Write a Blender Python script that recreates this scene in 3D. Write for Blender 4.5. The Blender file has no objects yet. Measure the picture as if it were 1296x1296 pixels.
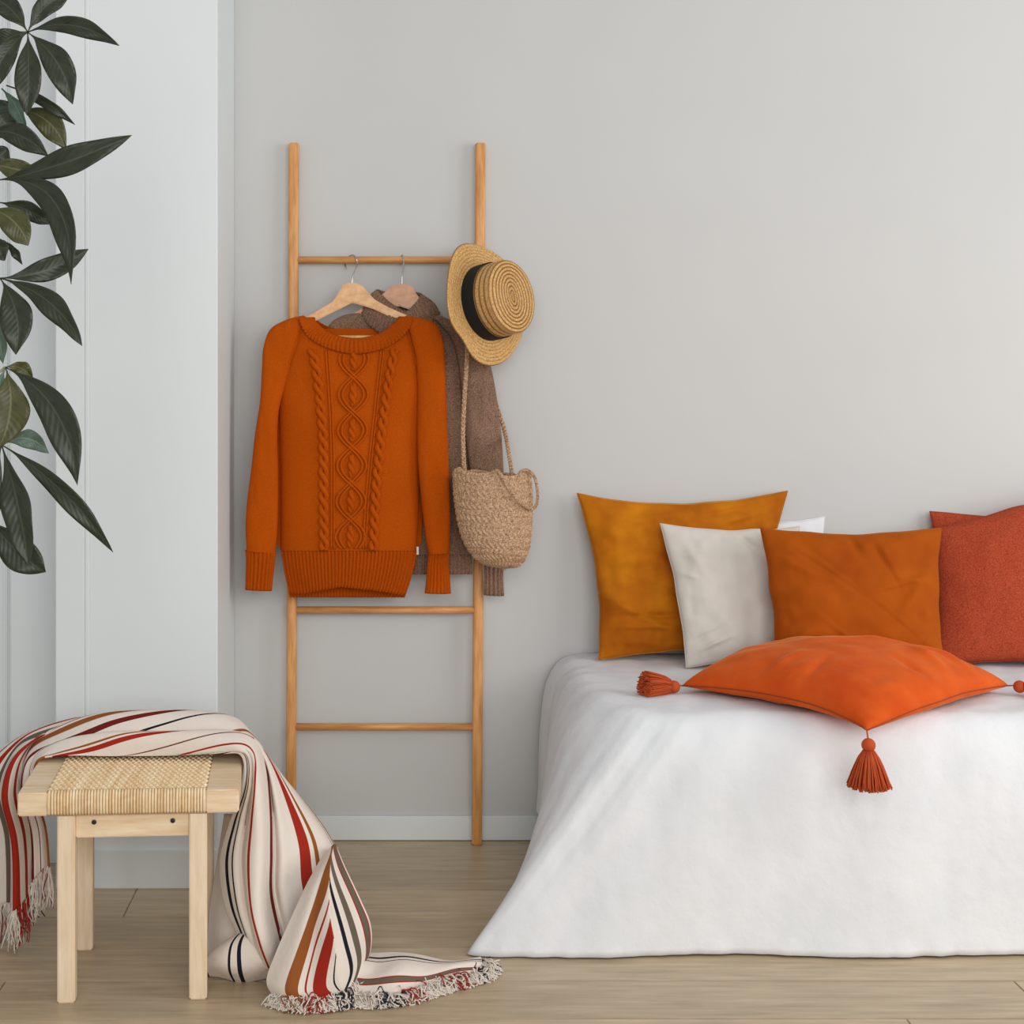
import bpy, bmesh, math, random
from mathutils import Vector, Matrix, noise
random.seed(7)
SC = bpy.context.scene
COL = SC.collection
PI = math.pi
sin, cos = math.sin, math.cos

# ------------------------------------------------------------------ camera, light, exposure
F, VX, HY, CH = 2000.0, 500.0, 476.0, 1.32          # focal length (px of 1296), optical axis, lens height
cam = bpy.data.cameras.new('camera'); camo = bpy.data.objects.new('camera', cam); COL.objects.link(camo)
camo.location = (0, 0, CH); camo.rotation_euler = (PI / 2, 0, 0)
cam.sensor_width = 36; cam.lens = 36 * F / 1296
cam.shift_x = (648 - VX) / 1296; cam.shift_y = -(648 - HY) / 1296
cam.clip_start = 0.05
SC.camera = camo

W = bpy.data.worlds.new('world'); SC.world = W; W.use_nodes = True
W.node_tree.nodes['Background'].inputs[0].default_value = (0.96, 0.98, 1.0, 1)
W.node_tree.nodes['Background'].inputs[1].default_value = 0.50

def area_light(name, loc, target, sx, sy, power, col):
    l = bpy.data.lights.new(name, 'AREA'); l.shape = 'RECTANGLE'; l.size = sx; l.size_y = sy
    l.energy = power; l.color = col
    o = bpy.data.objects.new(name, l); COL.objects.link(o); o.location = loc
    o.rotation_euler = (Vector(target) - Vector(loc)).to_track_quat('-Z', 'Y').to_euler()
    return o
area_light('window_daylight', (3.5, 2.5, 1.75), (-0.6, 4.2, 0.95), 2.0, 2.0, 54, (1.0, 0.985, 0.96))
area_light('daylight_front_fill', (0.8, -2.0, 2.3), (0.2, 4.3, 0.9), 4.4, 2.4, 172, (1.0, 0.985, 0.965))  # broad fill light added in front to brighten wall, pier and bed

SC.view_settings.view_transform = 'Standard'; SC.view_settings.look = 'None'
SC.view_settings.gamma = 1; SC.view_settings.use_curve_mapping = False
SC.view_settings.exposure = -0.07

# ------------------------------------------------------------------ helpers
def at(px, py, Y):
    return Vector(((px - VX) * Y / F, Y, CH - (py - HY) * Y / F))
def flo(px, py, z=0.0):
    return at(px, py, (CH - z) * F / (py - HY))

def lin(c):
    return tuple(((x / 255) / 12.92 if x / 255 <= 0.04045 else ((x / 255 + 0.055) / 1.055) ** 2.4) for x in c) + (1,)

class NT:
    def __init__(s, name):
        s.m = bpy.data.materials.new(name); s.m.use_nodes = True
        s.t = s.m.node_tree; s.b = s.t.nodes['Principled BSDF']
    def n(s, typ, **kw):
        nd = s.t.nodes.new(typ)
        for k, v in kw.items():
            if k.startswith('_'): setattr(nd, k[1:], v)
            else: nd.inputs[k.replace('__', ' ')].default_value = v
        return nd
    def l(s, a, b): s.t.links.new(a, b)
    def coord(s, kind='Object', scale=(1, 1, 1)):
        tc = s.n('ShaderNodeTexCoord'); mp = s.n('ShaderNodeMapping'); mp.inputs['Scale'].default_value = scale
        s.l(tc.outputs[kind], mp.inputs[0]); return mp.outputs[0]
    def noise(s, vec, scale, detail=3.0, rough=0.55):
        nd = s.n('ShaderNodeTexNoise', Scale=scale, Detail=detail, Roughness=rough); s.l(vec, nd.inputs['Vector']); return nd.outputs['Fac']
    def ramp(s, fac, stops, interp='LINEAR'):
        r = s.n('ShaderNodeValToRGB'); e = r.color_ramp; e.interpolation = interp
        while len(e.elements) > 1: e.elements.remove(e.elements[-1])
        e.elements[0].position = stops[0][0]; e.elements[0].color = stops[0][1]
        for p, c in stops[1:]:
            x = e.elements.new(p); x.color = c
        s.l(fac, r.inputs[0]); return r.outputs[0]
    def bump(s, h, strength, dist=0.002, prev=None):
        b = s.n('ShaderNodeBump', Strength=strength, Distance=dist); s.l(h, b.inputs['Height'])
        if prev: s.l(prev, b.inputs['Normal'])
        return b.outputs[0]

def paint(name, c, rough=0.6, var=0.02):
    t = NT(name); v = t.coord(); a = lin(c)
    f = t.noise(v, 3.0, 2)
    lo = tuple(x * (1 - var) for x in a[:3]) + (1,); hi = tuple(min(1, x * (1 + var)) for x in a[:3]) + (1,)
    t.l(t.ramp(f, [(0.3, lo), (0.7, hi)]), t.b.inputs['Base Color'])
    t.l(t.bump(t.noise(v, 350, 2), 0.06, 0.001), t.b.inputs['Normal'])
    t.b.inputs['Roughness'].default_value = rough
    return t.m

def fabric(name, c, c2=None, rough=0.9, weave=900, wb=0.35, wrinkle=0.0, wscale=14, sheen=0.0, vscale=9, sheen_col=None, contrast=(0.35, 0.65)):
    t = NT(name); v = t.coord(); a = lin(c); b = lin(c2 or c)
    t.l(t.ramp(t.noise(v, vscale, 4), [(contrast[0], a), (contrast[1], b)]), t.b.inputs['Base Color'])
    nb = t.bump(t.noise(v, weave, 2), wb, 0.0012)
    if wrinkle: nb = t.bump(t.noise(v, wscale, 4, 0.5), wrinkle, 0.03, nb)
    t.l(nb, t.b.inputs['Normal']); t.b.inputs['Roughness'].default_value = rough
    t.b.inputs['Specular IOR Level'].default_value = 0.15
    if sheen:
        t.b.inputs['Sheen Weight'].default_value = sheen; t.b.inputs['Sheen Roughness'].default_value = 0.35
        t.b.inputs['Sheen Tint'].default_value = lin(sheen_col or (255, 220, 160))
    return t.m

def wood(name, c1, c2, scale=(3, 3, 40), rough=0.5, grain=5.0, rnd=False, c3=None):
    t = NT(name); v = t.coord('Object', scale)
    if rnd:
        oi = t.n('ShaderNodeObjectInfo'); ad = t.n('ShaderNodeVectorMath', _operation='ADD'); sc = t.n('ShaderNodeMath', _operation='MULTIPLY'); sc.inputs[1].default_value = 37.0
        t.l(oi.outputs['Random'], sc.inputs[0]); t.l(v, ad.inputs[0]); t.l(sc.outputs[0], ad.inputs[1]); v = ad.outputs[0]
    f = t.noise(v, grain, 5, 0.6)
    stops = [(0.3, lin(c1)), (0.62, lin(c2))]
    if c3: stops.append((0.78, lin(c3)))
    colr = t.ramp(f, stops)
    if rnd:
        hs = t.n('ShaderNodeHueSaturation'); mr = t.n('ShaderNodeMapRange'); mr.inputs['To Min'].default_value = 0.93; mr.inputs['To Max'].default_value = 1.06
        t.l(oi.outputs['Random'], mr.inputs['Value']); t.l(mr.outputs[0], hs.inputs['Value']); t.l(colr, hs.inputs['Color']); colr = hs.outputs[0]
    t.l(colr, t.b.inputs['Base Color'])
    t.l(t.bump(f, 0.12, 0.002), t.b.inputs['Normal']); t.b.inputs['Roughness'].default_value = rough
    return t.m

def plain(name, c, rough=0.5, metal=0.0, bump=0.0, bscale=400):
    t = NT(name); t.b.inputs['Base Color'].default_value = lin(c); t.b.inputs['Roughness'].default_value = rough; t.b.inputs['Metallic'].default_value = metal
    v = t.coord(); a = lin(c)
    t.l(t.ramp(t.noise(v, 40, 3), [(0.3, tuple(x * 0.88 for x in a[:3]) + (1,)), (0.7, a)]), t.b.inputs['Base Color'])
    if bump: t.l(t.bump(t.noise(v, bscale, 2), bump, 0.001), t.b.inputs['Normal'])
    return t.m

def wloc(o):
    v = Vector((0, 0, 0))
    while o: v += o.location; o = o.parent
    return v
def obj(name, verts, faces, mat, parent=None, smooth=True, uvs=None, loc=None, mats=None, mi=None):
    me = bpy.data.meshes.new(name)
    off = wloc(parent) if parent else Vector((0, 0, 0))
    if loc is not None: off = off + (Vector(loc) - off)
    me.from_pydata([tuple(Vector(v) - off) for v in verts], [], faces)
    for m in (mats or [mat]): me.materials.append(m)
    if mi: me.polygons.foreach_set('material_index', mi)
    if smooth: me.polygons.foreach_set('use_smooth', [True] * len(me.polygons))
    if uvs:
        ul = me.uv_layers.new(name='UVMap')
        for p in me.polygons:
            for li in p.loop_indices: ul.data[li].uv = uvs[me.loops[li].vertex_index]
    me.update()
    o = bpy.data.objects.new(name, me); COL.objects.link(o)
    if parent: o.parent = parent
    if loc is not None: o.location = Vector(loc) - (wloc(parent) if parent else Vector((0, 0, 0)))
    return o
def empty(name, loc, label, cat, group=None):
    o = bpy.data.objects.new(name, None); COL.objects.link(o); o.location = loc; o.empty_display_size = 0.05
    return tag(o, label, cat, group)
def tag(o, label, cat, group=None):
    o['label'] = label; o['category'] = cat
    if group: o['group'] = group
    return o
def struct(o): o['kind'] = 'structure'; return o

class G:                                   # mesh collector
    def __init__(s): s.v = []; s.f = []; s.uv = []; s.mi = []
    def grid(s, nu, nv, fn, cu=False, cv=False, flip=False, m=0):
        b = len(s.v)
        for i in range(nu):
            for j in range(nv):
                u = i / (nu if cu else nu - 1); w = j / (nv if cv else nv - 1)
                s.v.append(Vector(fn(u, w))); s.uv.append((u, w))
        for i in range(nu if cu else nu - 1):
            for j in range(nv if cv else nv - 1):
                a = b + i * nv + j; c = b + ((i + 1) % nu) * nv + j
                d = b + ((i + 1) % nu) * nv + (j + 1) % nv; e = b + i * nv + (j + 1) % nv
                s.f.append((a, e, d, c) if flip else (a, c, d, e)); s.mi.append(m)
        return s
    def tube(s, pts, r, n=8, m=0, cap=True, flat=1.0):
        pts = [Vector(p) for p in pts]; N = len(pts); b = len(s.v)
        rs = r if isinstance(r, (list, tuple)) else [r] * N
        nrm = None
        for i, p in enumerate(pts):
            t = (pts[min(i + 1, N - 1)] - pts[max(i - 1, 0)])
            t = t.normalized() if t.length > 1e-9 else Vector((0, 0, 1))
            if nrm is None:
                nrm = t.orthogonal().normalized()
            nrm = (nrm - t * nrm.dot(t)); nrm = nrm.normalized() if nrm.length > 1e-6 else t.orthogonal().normalized()
            bi = t.cross(nrm)
            for k in range(n):
                a = 2 * PI * k / n; s.v.append(p + (nrm * cos(a) + bi * sin(a) * flat) * rs[i]); s.uv.append((i / max(1, N - 1), k / n))
        for i in range(N - 1):
            for k in range(n):
                k2 = (k + 1) % n
                s.f.append((b + i * n + k, b + i * n + k2, b + (i + 1) * n + k2, b + (i + 1) * n + k)); s.mi.append(m)
        if cap:
            s.f.append(tuple(b + k for k in reversed(range(n)))); s.f.append(tuple(b + (N - 1) * n + k for k in range(n))); s.mi += [m, m]
        return s
    def box(s, c, d, rot=None, bev=0.0, m=0):
        bm = bmesh.new(); bmesh.ops.create_cube(bm, size=1)
        for v in bm.verts: v.co = Vector((v.co.x * d[0], v.co.y * d[1], v.co.z * d[2]))
        if bev: bmesh.ops.bevel(bm, geom=bm.edges[:], offset=bev, segments=2, affect='EDGES')
        M = Matrix.Translation(Vector(c)) @ (rot.to_4x4() if rot else Matrix())
        s.bm(bm, M, m); return s
    def bm(s, bm, M=Matrix(), m=0):
        b = len(s.v); bm.verts.index_update()
        for v in bm.verts: s.v.append(M @ v.co); s.uv.append((0, 0))
        for f in bm.faces: s.f.append(tuple(b + v.index for v in f.verts)); s.mi.append(m)
        bm.free(); return s
    def prism(s, poly, off, bev=0.0, m=0):        # polygon (3D points) extruded along off
        bm = bmesh.new(); off = Vector(off)
        a = [bm.verts.new(p) for p in poly]; c = [bm.verts.new(Vector(p) + off) for p in poly]
        n = len(a); bm.faces.new(a); bm.faces.new(list(reversed(c)))
        for i in range(n): bm.faces.new((a[i], c[i], c[(i + 1) % n], a[(i + 1) % n]))
        bmesh.ops.recalc_face_normals(bm, faces=bm.faces[:])
        if bev: bmesh.ops.bevel(bm, geom=bm.edges[:], offset=bev, segments=2, affect='EDGES')
        return s.bm(bm, Matrix(), m)
    def obj(s, name, mat, parent=None, smooth=True, uv=False, loc=None, mats=None):
        return obj(name, s.v, s.f, mat, parent, smooth, s.uv if uv else None, loc, mats, s.mi if mats else None)

def cr(P, t):                                 # Catmull-Rom through list of values/vectors, t in 0..1
    n = len(P) - 1; x = max(0, min(0.999999, t)) * n; i = int(x); f = x - i
    p0, p1, p2, p3 = P[max(i - 1, 0)], P[i], P[i + 1], P[min(i + 2, n)]
    return 0.5 * ((2 * p1) + (p2 - p0) * f + (2 * p0 - 5 * p1 + 4 * p2 - p3) * f * f + (3 * p1 - p0 - 3 * p2 + p3) * f ** 3)
def spline(P, n): return [cr([Vector(p) for p in P], i / (n - 1)) for i in range(n)]
def interp(tab, x):
    if x <= tab[0][0]: return tab[0][1]
    for (a, b), (c, d) in zip(tab, tab[1:]):
        if x <= c: return b + (d - b) * (x - a) / (c - a)
    return tab[-1][1]
def loft(ST, u, v): return cr([cr(r, v) for r in ST], u)
def nz(p, s, seed=0): return noise.noise(Vector(p) * s + Vector((seed * 7.3, seed * 3.1, seed)))
def smooth_by_angle(o, deg=40):
    me = o.data; me.polygons.foreach_set('use_smooth', [True] * len(me.polygons))
    me.set_sharp_from_angle(angle=math.radians(deg))
def solid(o, t, off=-1):
    m = o.modifiers.new('thickness', 'SOLIDIFY'); m.thickness = t; m.offset = off; return o
def braid(g, path, w, r, turns, n=6, side=None, flat=0.6, m=0):
    N = len(path)
    for k in range(3):
        pts = []
        for i, p in enumerate(path):
            t = (path[min(i + 1, N - 1)] - path[max(i - 1, 0)]).normalized()
            b = (side or Vector((0, -1, 0))); b = (b - t * b.dot(t)).normalized(); a = t.cross(b)
            ph = 2 * PI * (turns * i / (N - 1) + k / 3)
            pts.append(p + a * w * sin(ph) + b * w * flat * sin(2 * ph))
        g.tube(pts, r, n, m)
    return g

# ------------------------------------------------------------------ materials
M = {}
M['wall'] = paint('wall_paint_warm_grey', (198, 198, 196), 0.75, 0.012)
M['white_paint'] = paint('white_satin_paint', (222, 227, 227), 0.45, 0.01)
M['oak_floor'] = wood('oak_plank', (164, 144, 114), (192, 171, 139), (1.6, 15, 6), 0.36, 3.0, True, (203, 184, 153))
M['gap'] = plain('plank_joint', (96, 80, 66), 0.8)
M['ladder'] = wood('honey_beech', (190, 124, 66), (224, 163, 98), (22, 22, 2.5), 0.45, 4.0)
M['ladder_x'] = wood('honey_beech_rung', (190, 124, 66), (222, 160, 96), (2.5, 22, 22), 0.45, 4.0)
M['pine'] = wood('pale_pine', (222, 196, 160), (238, 217, 188), (20, 20, 2), 0.5, 4.0, c3=(244, 226, 202))
M['pine_x'] = wood('pale_pine_board', (218, 186, 144), (238, 213, 178), (2, 20, 20), 0.5, 4.0, c3=(244, 224, 194))
M['hanger'] = wood('hanger_wood', (206, 148, 90), (234, 186, 128), (9, 14, 14), 0.4, 4.0)
M['hanger2'] = wood('hanger_wood_reddish', (188, 130, 92), (214, 160, 118), (9, 14, 14), 0.4, 4.0)
M['steel'] = plain('hook_steel', (205, 203, 200), 0.2, 1.0)
M['screw'] = plain('screw_steel', (70, 64, 58), 0.45, 0.7)
def canemat():
    t = NT('cane_strand'); v = t.coord('Object', (170, 3, 3)); f = t.noise(v, 1.0, 2); f2 = t.noise(t.coord('Object', (40, 40, 40)), 2.0, 2)
    a = t.n('ShaderNodeMath', _operation='MULTIPLY_ADD'); t.l(f2, a.inputs[0]); a.inputs[1].default_value = 0.35; 
    b = t.n('ShaderNodeMath', _operation='MULTIPLY'); t.l(f, b.inputs[0]); b.inputs[1].default_value = 0.65; t.l(b.outputs[0], a.inputs[2])
    t.l(t.ramp(a.outputs[0], [(0.34, lin((218, 180, 130))), (0.5, lin((236, 208, 164))), (0.66, lin((246, 226, 190)))]), t.b.inputs['Base Color'])
    t.b.inputs['Roughness'].default_value = 0.5; return t.m
M['cane'] = canemat()
M['linen_white'] = fabric('white_cotton', (228, 229, 231), (222, 224, 226), 0.85, 800, 0.15, 0.09, 26)
M['mattress'] = fabric('mattress_ticking', (215, 212, 206))
M['yellow'] = fabric('yellow_velvet', (158, 78, 2), (200, 122, 12), 0.8, 700, 0.2, 0.15, 9, 0.6, 5, (255, 215, 110))  # colour noise also paints in the velvet's lit and shaded tones
M['greige'] = fabric('greige_linen', (204, 197, 187), (212, 206, 197), 0.92, 900, 0.4, 0.08, 12)
M['amber'] = fabric('amber_velvet', (154, 68, 1), (172, 82, 3), 0.8, 700, 0.2, 0.15, 9, 0.35, 5, (255, 180, 60))
M['rust'] = fabric('rust_weave', (144, 52, 28), (182, 80, 52), 0.92, 420, 0.8, 0.06, 10, vscale=300)
M['orange'] = fabric('orange_cotton', (196, 71, 14), (212, 90, 28), 0.85, 900, 0.2, 0.12, 10, 0.3, 8, (255, 190, 120))
M['orange_yarn'] = plain('orange_yarn', (188, 74, 22), 0.85)
M['orange_seam'] = plain('orange_seam', (150, 60, 20), 0.85)
M['straw'] = None
M['ribbon'] = plain('black_ribbon', (9, 9, 11), 0.8, 0, 0.2, 500)
M['soil'] = plain('potting_soil', (52, 40, 32), 0.95, 0, 0.8, 80)
M['bark'] = plain('plant_bark', (112, 98, 74), 0.9, 0, 0.6, 60)
M['petiole'] = plain('leaf_stalk', (148, 156, 110), 0.6)
M['pot'] = plain('pot_ceramic', (206, 200, 192), 0.5)

def knit(name, c1, c2, fs=520, tw=0.0, contrast=(0.38, 0.62)):
    t = NT(name); v = t.coord(); a = lin(c1); b = lin(c2)
    f = t.noise(v, fs, 2); big = t.noise(v, 6, 2)
    mx = t.n('ShaderNodeMath', _operation='MULTIPLY_ADD'); t.l(f, mx.inputs[0]); mx.inputs[1].default_value = 0.75; mx.inputs[2].default_value = 0.0
    ad = t.n('ShaderNodeMath', _operation='MULTIPLY_ADD'); t.l(big, ad.inputs[0]); ad.inputs[1].default_value = 0.25; t.l(mx.outputs[0], ad.inputs[2])
    t.l(t.ramp(ad.outputs[0], [(contrast[0], a), (contrast[1], b)]), t.b.inputs['Base Color'])
    vo = t.n('ShaderNodeTexVoronoi', Scale=330.0); t.l(v, vo.inputs['Vector'])
    t.l(t.bump(vo.outputs['Distance'], 0.5, 0.0018), t.b.inputs['Normal'])
    t.b.inputs['Roughness'].default_value = 0.95; t.b.inputs['Specular IOR Level'].default_value = 0.1
    t.b.inputs['Sheen Weight'].default_value = 0.15; t.b.inputs['Sheen Tint'].default_value = b
    return t.m
M['knit_orange'] = knit('burnt_orange_knit', (168, 70, 3), (188, 82, 6))
M['knit_orange_rib'] = knit('burnt_orange_rib_knit', (158, 64, 3), (184, 80, 6))
M['knit_brown'] = knit('brown_melange_knit', (88, 64, 50), (160, 128, 106), 420, 0, (0.36, 0.64))
M['tag'] = plain('woven_tag', (232, 224, 205), 0.8)

def straw(name, c1, c2, c3, rings=0, cs=260):
    t = NT(name); v = t.coord('Object', (1, 1, 1)); f = t.noise(v, cs, 3, 0.7)
    col = t.ramp(f, [(0.32, lin(c1)), (0.52, lin(c2)), (0.72, lin(c3))])
    if rings:                                      # seams between braid rows, with the groove shade painted in brown
        tc = t.n('ShaderNodeTexCoord'); sp = t.n('ShaderNodeSeparateXYZ'); t.l(tc.outputs['UV'], sp.inputs[0])
        mu = t.n('ShaderNodeMath', _operation='MULTIPLY'); t.l(sp.outputs[1], mu.inputs[0]); mu.inputs[1].default_value = rings * PI
        co_ = t.n('ShaderNodeMath', _operation='COSINE'); t.l(mu.outputs[0], co_.inputs[0])
        ab = t.n('ShaderNodeMath', _operation='ABSOLUTE'); t.l(co_.outputs[0], ab.inputs[0])
        k = t.ramp(ab.outputs[0], [(0.72, (0, 0, 0, 1)), (0.96, (0.8, 0.8, 0.8, 1))])
        mx = t.n('ShaderNodeMix', _data_type='RGBA'); t.l(k, mx.inputs[0]); t.l(col, mx.inputs[6]); mx.inputs[7].default_value = lin((122, 76, 30)); col = mx.outputs[2]
    t.l(col, t.b.inputs['Base Color'])
    t.l(t.bump(f, 0.5, 0.002), t.b.inputs['Normal']); t.b.inputs['Roughness'].default_value = 0.55
    return t.m
STR = ((168, 114, 54), (206, 160, 94), (236, 206, 148))
M['straw_brim'] = straw('hat_straw_brim', *STR, rings=7)
M['straw_crown'] = straw('hat_straw_crown', *STR, rings=15)
M['straw'] = straw('hat_straw', (158, 104, 46), (206, 160, 94), (236, 206, 148))
M['jute'] = straw('bag_jute', (112, 74, 48), (184, 146, 110), (226, 196, 160))

def leafmat(name, c1, c2, c3):
    t = NT(name); tc = t.n('ShaderNodeTexCoord'); sp = t.n('ShaderNodeSeparateXYZ'); t.l(tc.outputs['UV'], sp.inputs[0])
    d = t.n('ShaderNodeMath', _operation='SUBTRACT'); t.l(sp.outputs[1], d.inputs[0]); d.inputs[1].default_value = 0.5
    ab = t.n('ShaderNodeMath', _operation='ABSOLUTE'); t.l(d.outputs[0], ab.inputs[0])
    # side veins
    vn = t.n('ShaderNodeMath', _operation='MULTIPLY_ADD'); t.l(ab.outputs[0], vn.inputs[0]); vn.inputs[1].default_value = -0.35; t.l(sp.outputs[0], vn.inputs[2])
    sn = t.n('ShaderNodeMath', _operation='MULTIPLY'); t.l(vn.outputs[0], sn.inputs[0]); sn.inputs[1].default_value = 85
    si = t.n('ShaderNodeMath', _operation='SINE'); t.l(sn.outputs[0], si.inputs[0])
    f = t.noise(t.coord('UV', (3, 2, 1)), 2.0, 3)
    base = t.ramp(f, [(0.35, lin(c1)), (0.7, lin(c2))])
    rib = t.ramp(ab.outputs[0], [(0.0, (1, 1, 1, 1)), (0.02, (1, 1, 1, 1)), (0.035, (0, 0, 0, 1))])
    mx = t.n('ShaderNodeMix', _data_type='RGBA'); t.l(rib, mx.inputs[0]); t.l(base, mx.inputs[6]); mx.inputs[7].default_value = lin(c3)
    t.l(mx.outputs[2], t.b.inputs['Base Color'])
    t.l(t.bump(si.outputs[0], 0.10, 0.002), t.b.inputs['Normal'])
    t.b.inputs['Roughness'].default_value = 0.4; t.b.inputs['Specular IOR Level'].default_value = 0.4
    return t.m
M['leaf'] = leafmat('leaf_dark', (40, 46, 30), (54, 60, 42), (66, 74, 54))
M['leaf_olive'] = leafmat('leaf_olive', (66, 68, 34), (84, 84, 46), (104, 106, 70))
M['leaf_grey'] = leafmat('leaf_grey_green', (78, 98, 84), (98, 118, 102), (116, 136, 118))

def stripemat(name, stripes):
    t = NT(name); tc = t.n('ShaderNodeTexCoord'); sp = t.n('ShaderNodeSeparateXYZ'); t.l(tc.outputs['UV'], sp.inputs[0])
    cream = lin((226, 214, 202)); stops = [(0.0, cream)]
    for a, b, c in stripes: stops += [(a, lin(c)), (b, cream)]
    col = t.ramp(sp.outputs[1], stops, 'CONSTANT')
    v = t.coord()
    t.l(col, t.b.inputs['Base Color'])
    nb = t.bump(t.noise(v, 600, 2), 0.35, 0.0015); nb = t.bump(t.noise(v, 16, 3), 0.25, 0.02, nb)
    t.l(nb, t.b.inputs['Normal']); t.b.inputs['Roughness'].default_value = 0.95; t.b.inputs['Specular IOR Level'].default_value = 0.1
    return t.m
NAVY, RED, BROWN, OLIVE, DRED = (30, 31, 42), (158, 44, 30), (146, 84, 42), (104, 94, 80), (110, 34, 26)
def sc(L, k): return [(a / k, b / k, c) for a, b, c in L]
M['stripe_a'] = stripemat('striped_blanket', sc([(0.09, 0.125, NAVY), (0.155, 0.168, NAVY), (0.30, 0.32, RED), (0.44, 0.455, DRED), (0.60, 0.645, RED), (0.67, 0.69, BROWN), (0.84, 0.855, NAVY), (0.93, 0.97, DRED), (1.03, 1.09, BROWN), (1.13, 1.15, RED), (1.19, 1.26, RED), (1.30, 1.32, NAVY), (1.38, 1.43, OLIVE), (1.48, 1.53, RED), (1.59, 1.61, NAVY)], 1.7))  # woven stripes; the thin dark red line by the valley paints fold shadow
M['stripe_b'] = stripemat('striped_blanket_end', [(0.30, 0.46, BROWN), (0.54, 0.57, RED), (0.65, 0.80, RED), (0.88, 0.905, NAVY)])
M['stripe_d'] = stripemat('striped_blanket_side', [(0.05, 0.07, RED), (0.07, 0.15, OLIVE), (0.15, 0.17, RED), (0.26, 0.35, OLIVE), (0.44, 0.51, NAVY)])
M['stripe_e'] = stripemat('striped_blanket_roll', [(0.0, 0.07, DRED), (0.40, 0.435, NAVY), (0.52, 0.575, NAVY)])
M['stripe_c'] = stripemat('striped_blanket_trail', [(0.16, 0.20, NAVY), (0.26, 0.275, NAVY), (0.66, 0.68, RED), (0.68, 0.76, OLIVE), (0.76, 0.78, RED)])
M['yarn_cream'] = plain('yarn_cream', (228, 217, 204), 0.95)
M['yarn_red'] = plain('yarn_red', RED, 0.95)
M['yarn_navy'] = plain('yarn_navy', NAVY, 0.95)
M['yarn_brown'] = plain('yarn_brown', BROWN, 0.95)

# ------------------------------------------------------------------ the room
YW = 4.50
wb = struct(G().box((0.9, YW + 0.06, 1.5), (5.6, 0.12, 3.0)).obj('wall_back', M['wall'], smooth=False))
bbd = G(); bbd.box((1.62, YW - 0.007, 0.036), (4.14, 0.014, 0.068), bev=0.002)
struct(bbd.obj('baseboard_back', M['white_paint'], smooth=False))
struct(G().box((1.62, YW - 0.009, 0.001), (4.14, 0.004, 0.003)).obj('trim_3', M['gap'], smooth=False))

# white pier in front of the wall, with a stile along its edge
YP = 4.073
xl = (71 - VX) * YP / F; xs = (107 - VX) * YP / F; xr = (275 - VX) * YP / F
pier = struct(G().box(((xl + xr) / 2, (YP + 0.006 + YW) / 2, 1.5), (xr - xl, YW - YP - 0.006, 3.0), bev=0.003).obj('wall_left', M['white_paint'], smooth=False))
st = G().box(((xl + xs) / 2 , YP + 0.0, 1.5), (xs - xl, 0.012, 3.0), bev=0.002).obj('stile', M['white_paint'], pier, smooth=False)
G().box((xs + 0.006, YP + 0.004, 1.5), (0.012, 0.008, 3.0), bev=0.003).obj('bead_moulding', M['white_paint'], pier, smooth=False)
G().box(((xs + xr) / 2 + 0.006, YP + 0.002, 0.05), (xr - xs - 0.012, 0.012, 0.1), bev=0.002).obj('plinth_board', M['white_paint'], pier, smooth=False)

# panelled door left of the pier
YD = 4.28
dx1 = xl - 0.002
dr = struct(G().box((dx1 - 0.45, YD + 0.05, 1.5), (0.9, 0.08, 3.0), bev=0.002).obj('door_1', M['white_paint'], smooth=False))
px8 = (8 - VX) * YD / F
G().box(((px8 + dx1) / 2 + 0.0, YD + 0.004, 1.5), (dx1 - px8 - 0.022, 0.016, 3.0), bev=0.003).obj('door_stile', M['white_paint'], dr, smooth=False)
G().box((px8 - 0.004, YD + 0.006, 1.55), (0.012, 0.014, 2.9), bev=0.004).obj('panel_moulding', M['white_paint'], dr, smooth=False)
G().box((dx1 - 0.009, YD - 0.004, 1.5), (0.016, 0.04, 3.0), bev=0.004).obj('door_jamb_trim', M['white_paint'], dr, smooth=False)

# floor of separate oak planks
fl = struct(G().box((0.6, 2.6, -0.03), (5.4, 4.0, 0.03)).obj('floor', M['gap'], smooth=False))
pw, base_y = 0.203, 3.245
meshes = {}
def plank(x0, x1, yc, w=pw - 0.002):
    key = (round(x1 - x0, 3), round(w, 4))
    if key not in meshes:
        o = G().box((0, 0, 0), (x1 - x0 - 0.0016, w, 0.016), bev=0.0012).obj('plank', M['oak_floor'], fl, smooth=False)
        meshes[key] = o.data
    else:
        o = bpy.data.objects.new('plank', meshes[key]); COL.objects.link(o); o.parent = fl
    o.location = ((x0 + x1) / 2, yc, -0.008)
offs = {4: -0.664 + 2.2, 5: -0.664, 3: 1.0, 2: 2.0, 1: 1.35, 0: 1.05, 6: -0.95, 7: 0.75}
for k in range(-7, 7):
    y0 = base_y + k * pw; y1 = min(y0 + pw, YW)
    if y1 - y0 < 0.02: continue
    o0 = offs.get(k + 1, (k * 0.83) % 2.2)
    xs_ = [-2.1] + [x for x in [o0 - 4.4, o0 - 2.2, o0, o0 + 2.2, o0 + 4.4] if -2.0 < x < 3.2] + [3.3]
    for a, b in zip(xs_, xs_[1:]): plank(a, b, (y0 + y1) / 2, y1 - y0 - 0.002)

# ------------------------------------------------------------------ bed and bedspread
ZT = 0.53
bed = empty('bed', (1.5, 4.05, 0), 'low bed standing against the grey wall under a white bedspread', 'bed')
G().box((1.52, 4.105, 0.395), (2.0, 0.72, 0.20), bev=0.06).obj('mattress', M['mattress'], bed)
G().box((1.52, 4.105, 0.22), (1.96, 0.70, 0.14), bev=0.01).obj('bed_base', M['pine_x'], bed, smooth=False)
for x in (0.6, 2.44):
    for y in (3.81, 4.39): G().box((x, y, 0.075), (0.06, 0.06, 0.15), bev=0.004).obj('leg', M['pine'], bed, smooth=False)

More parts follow.
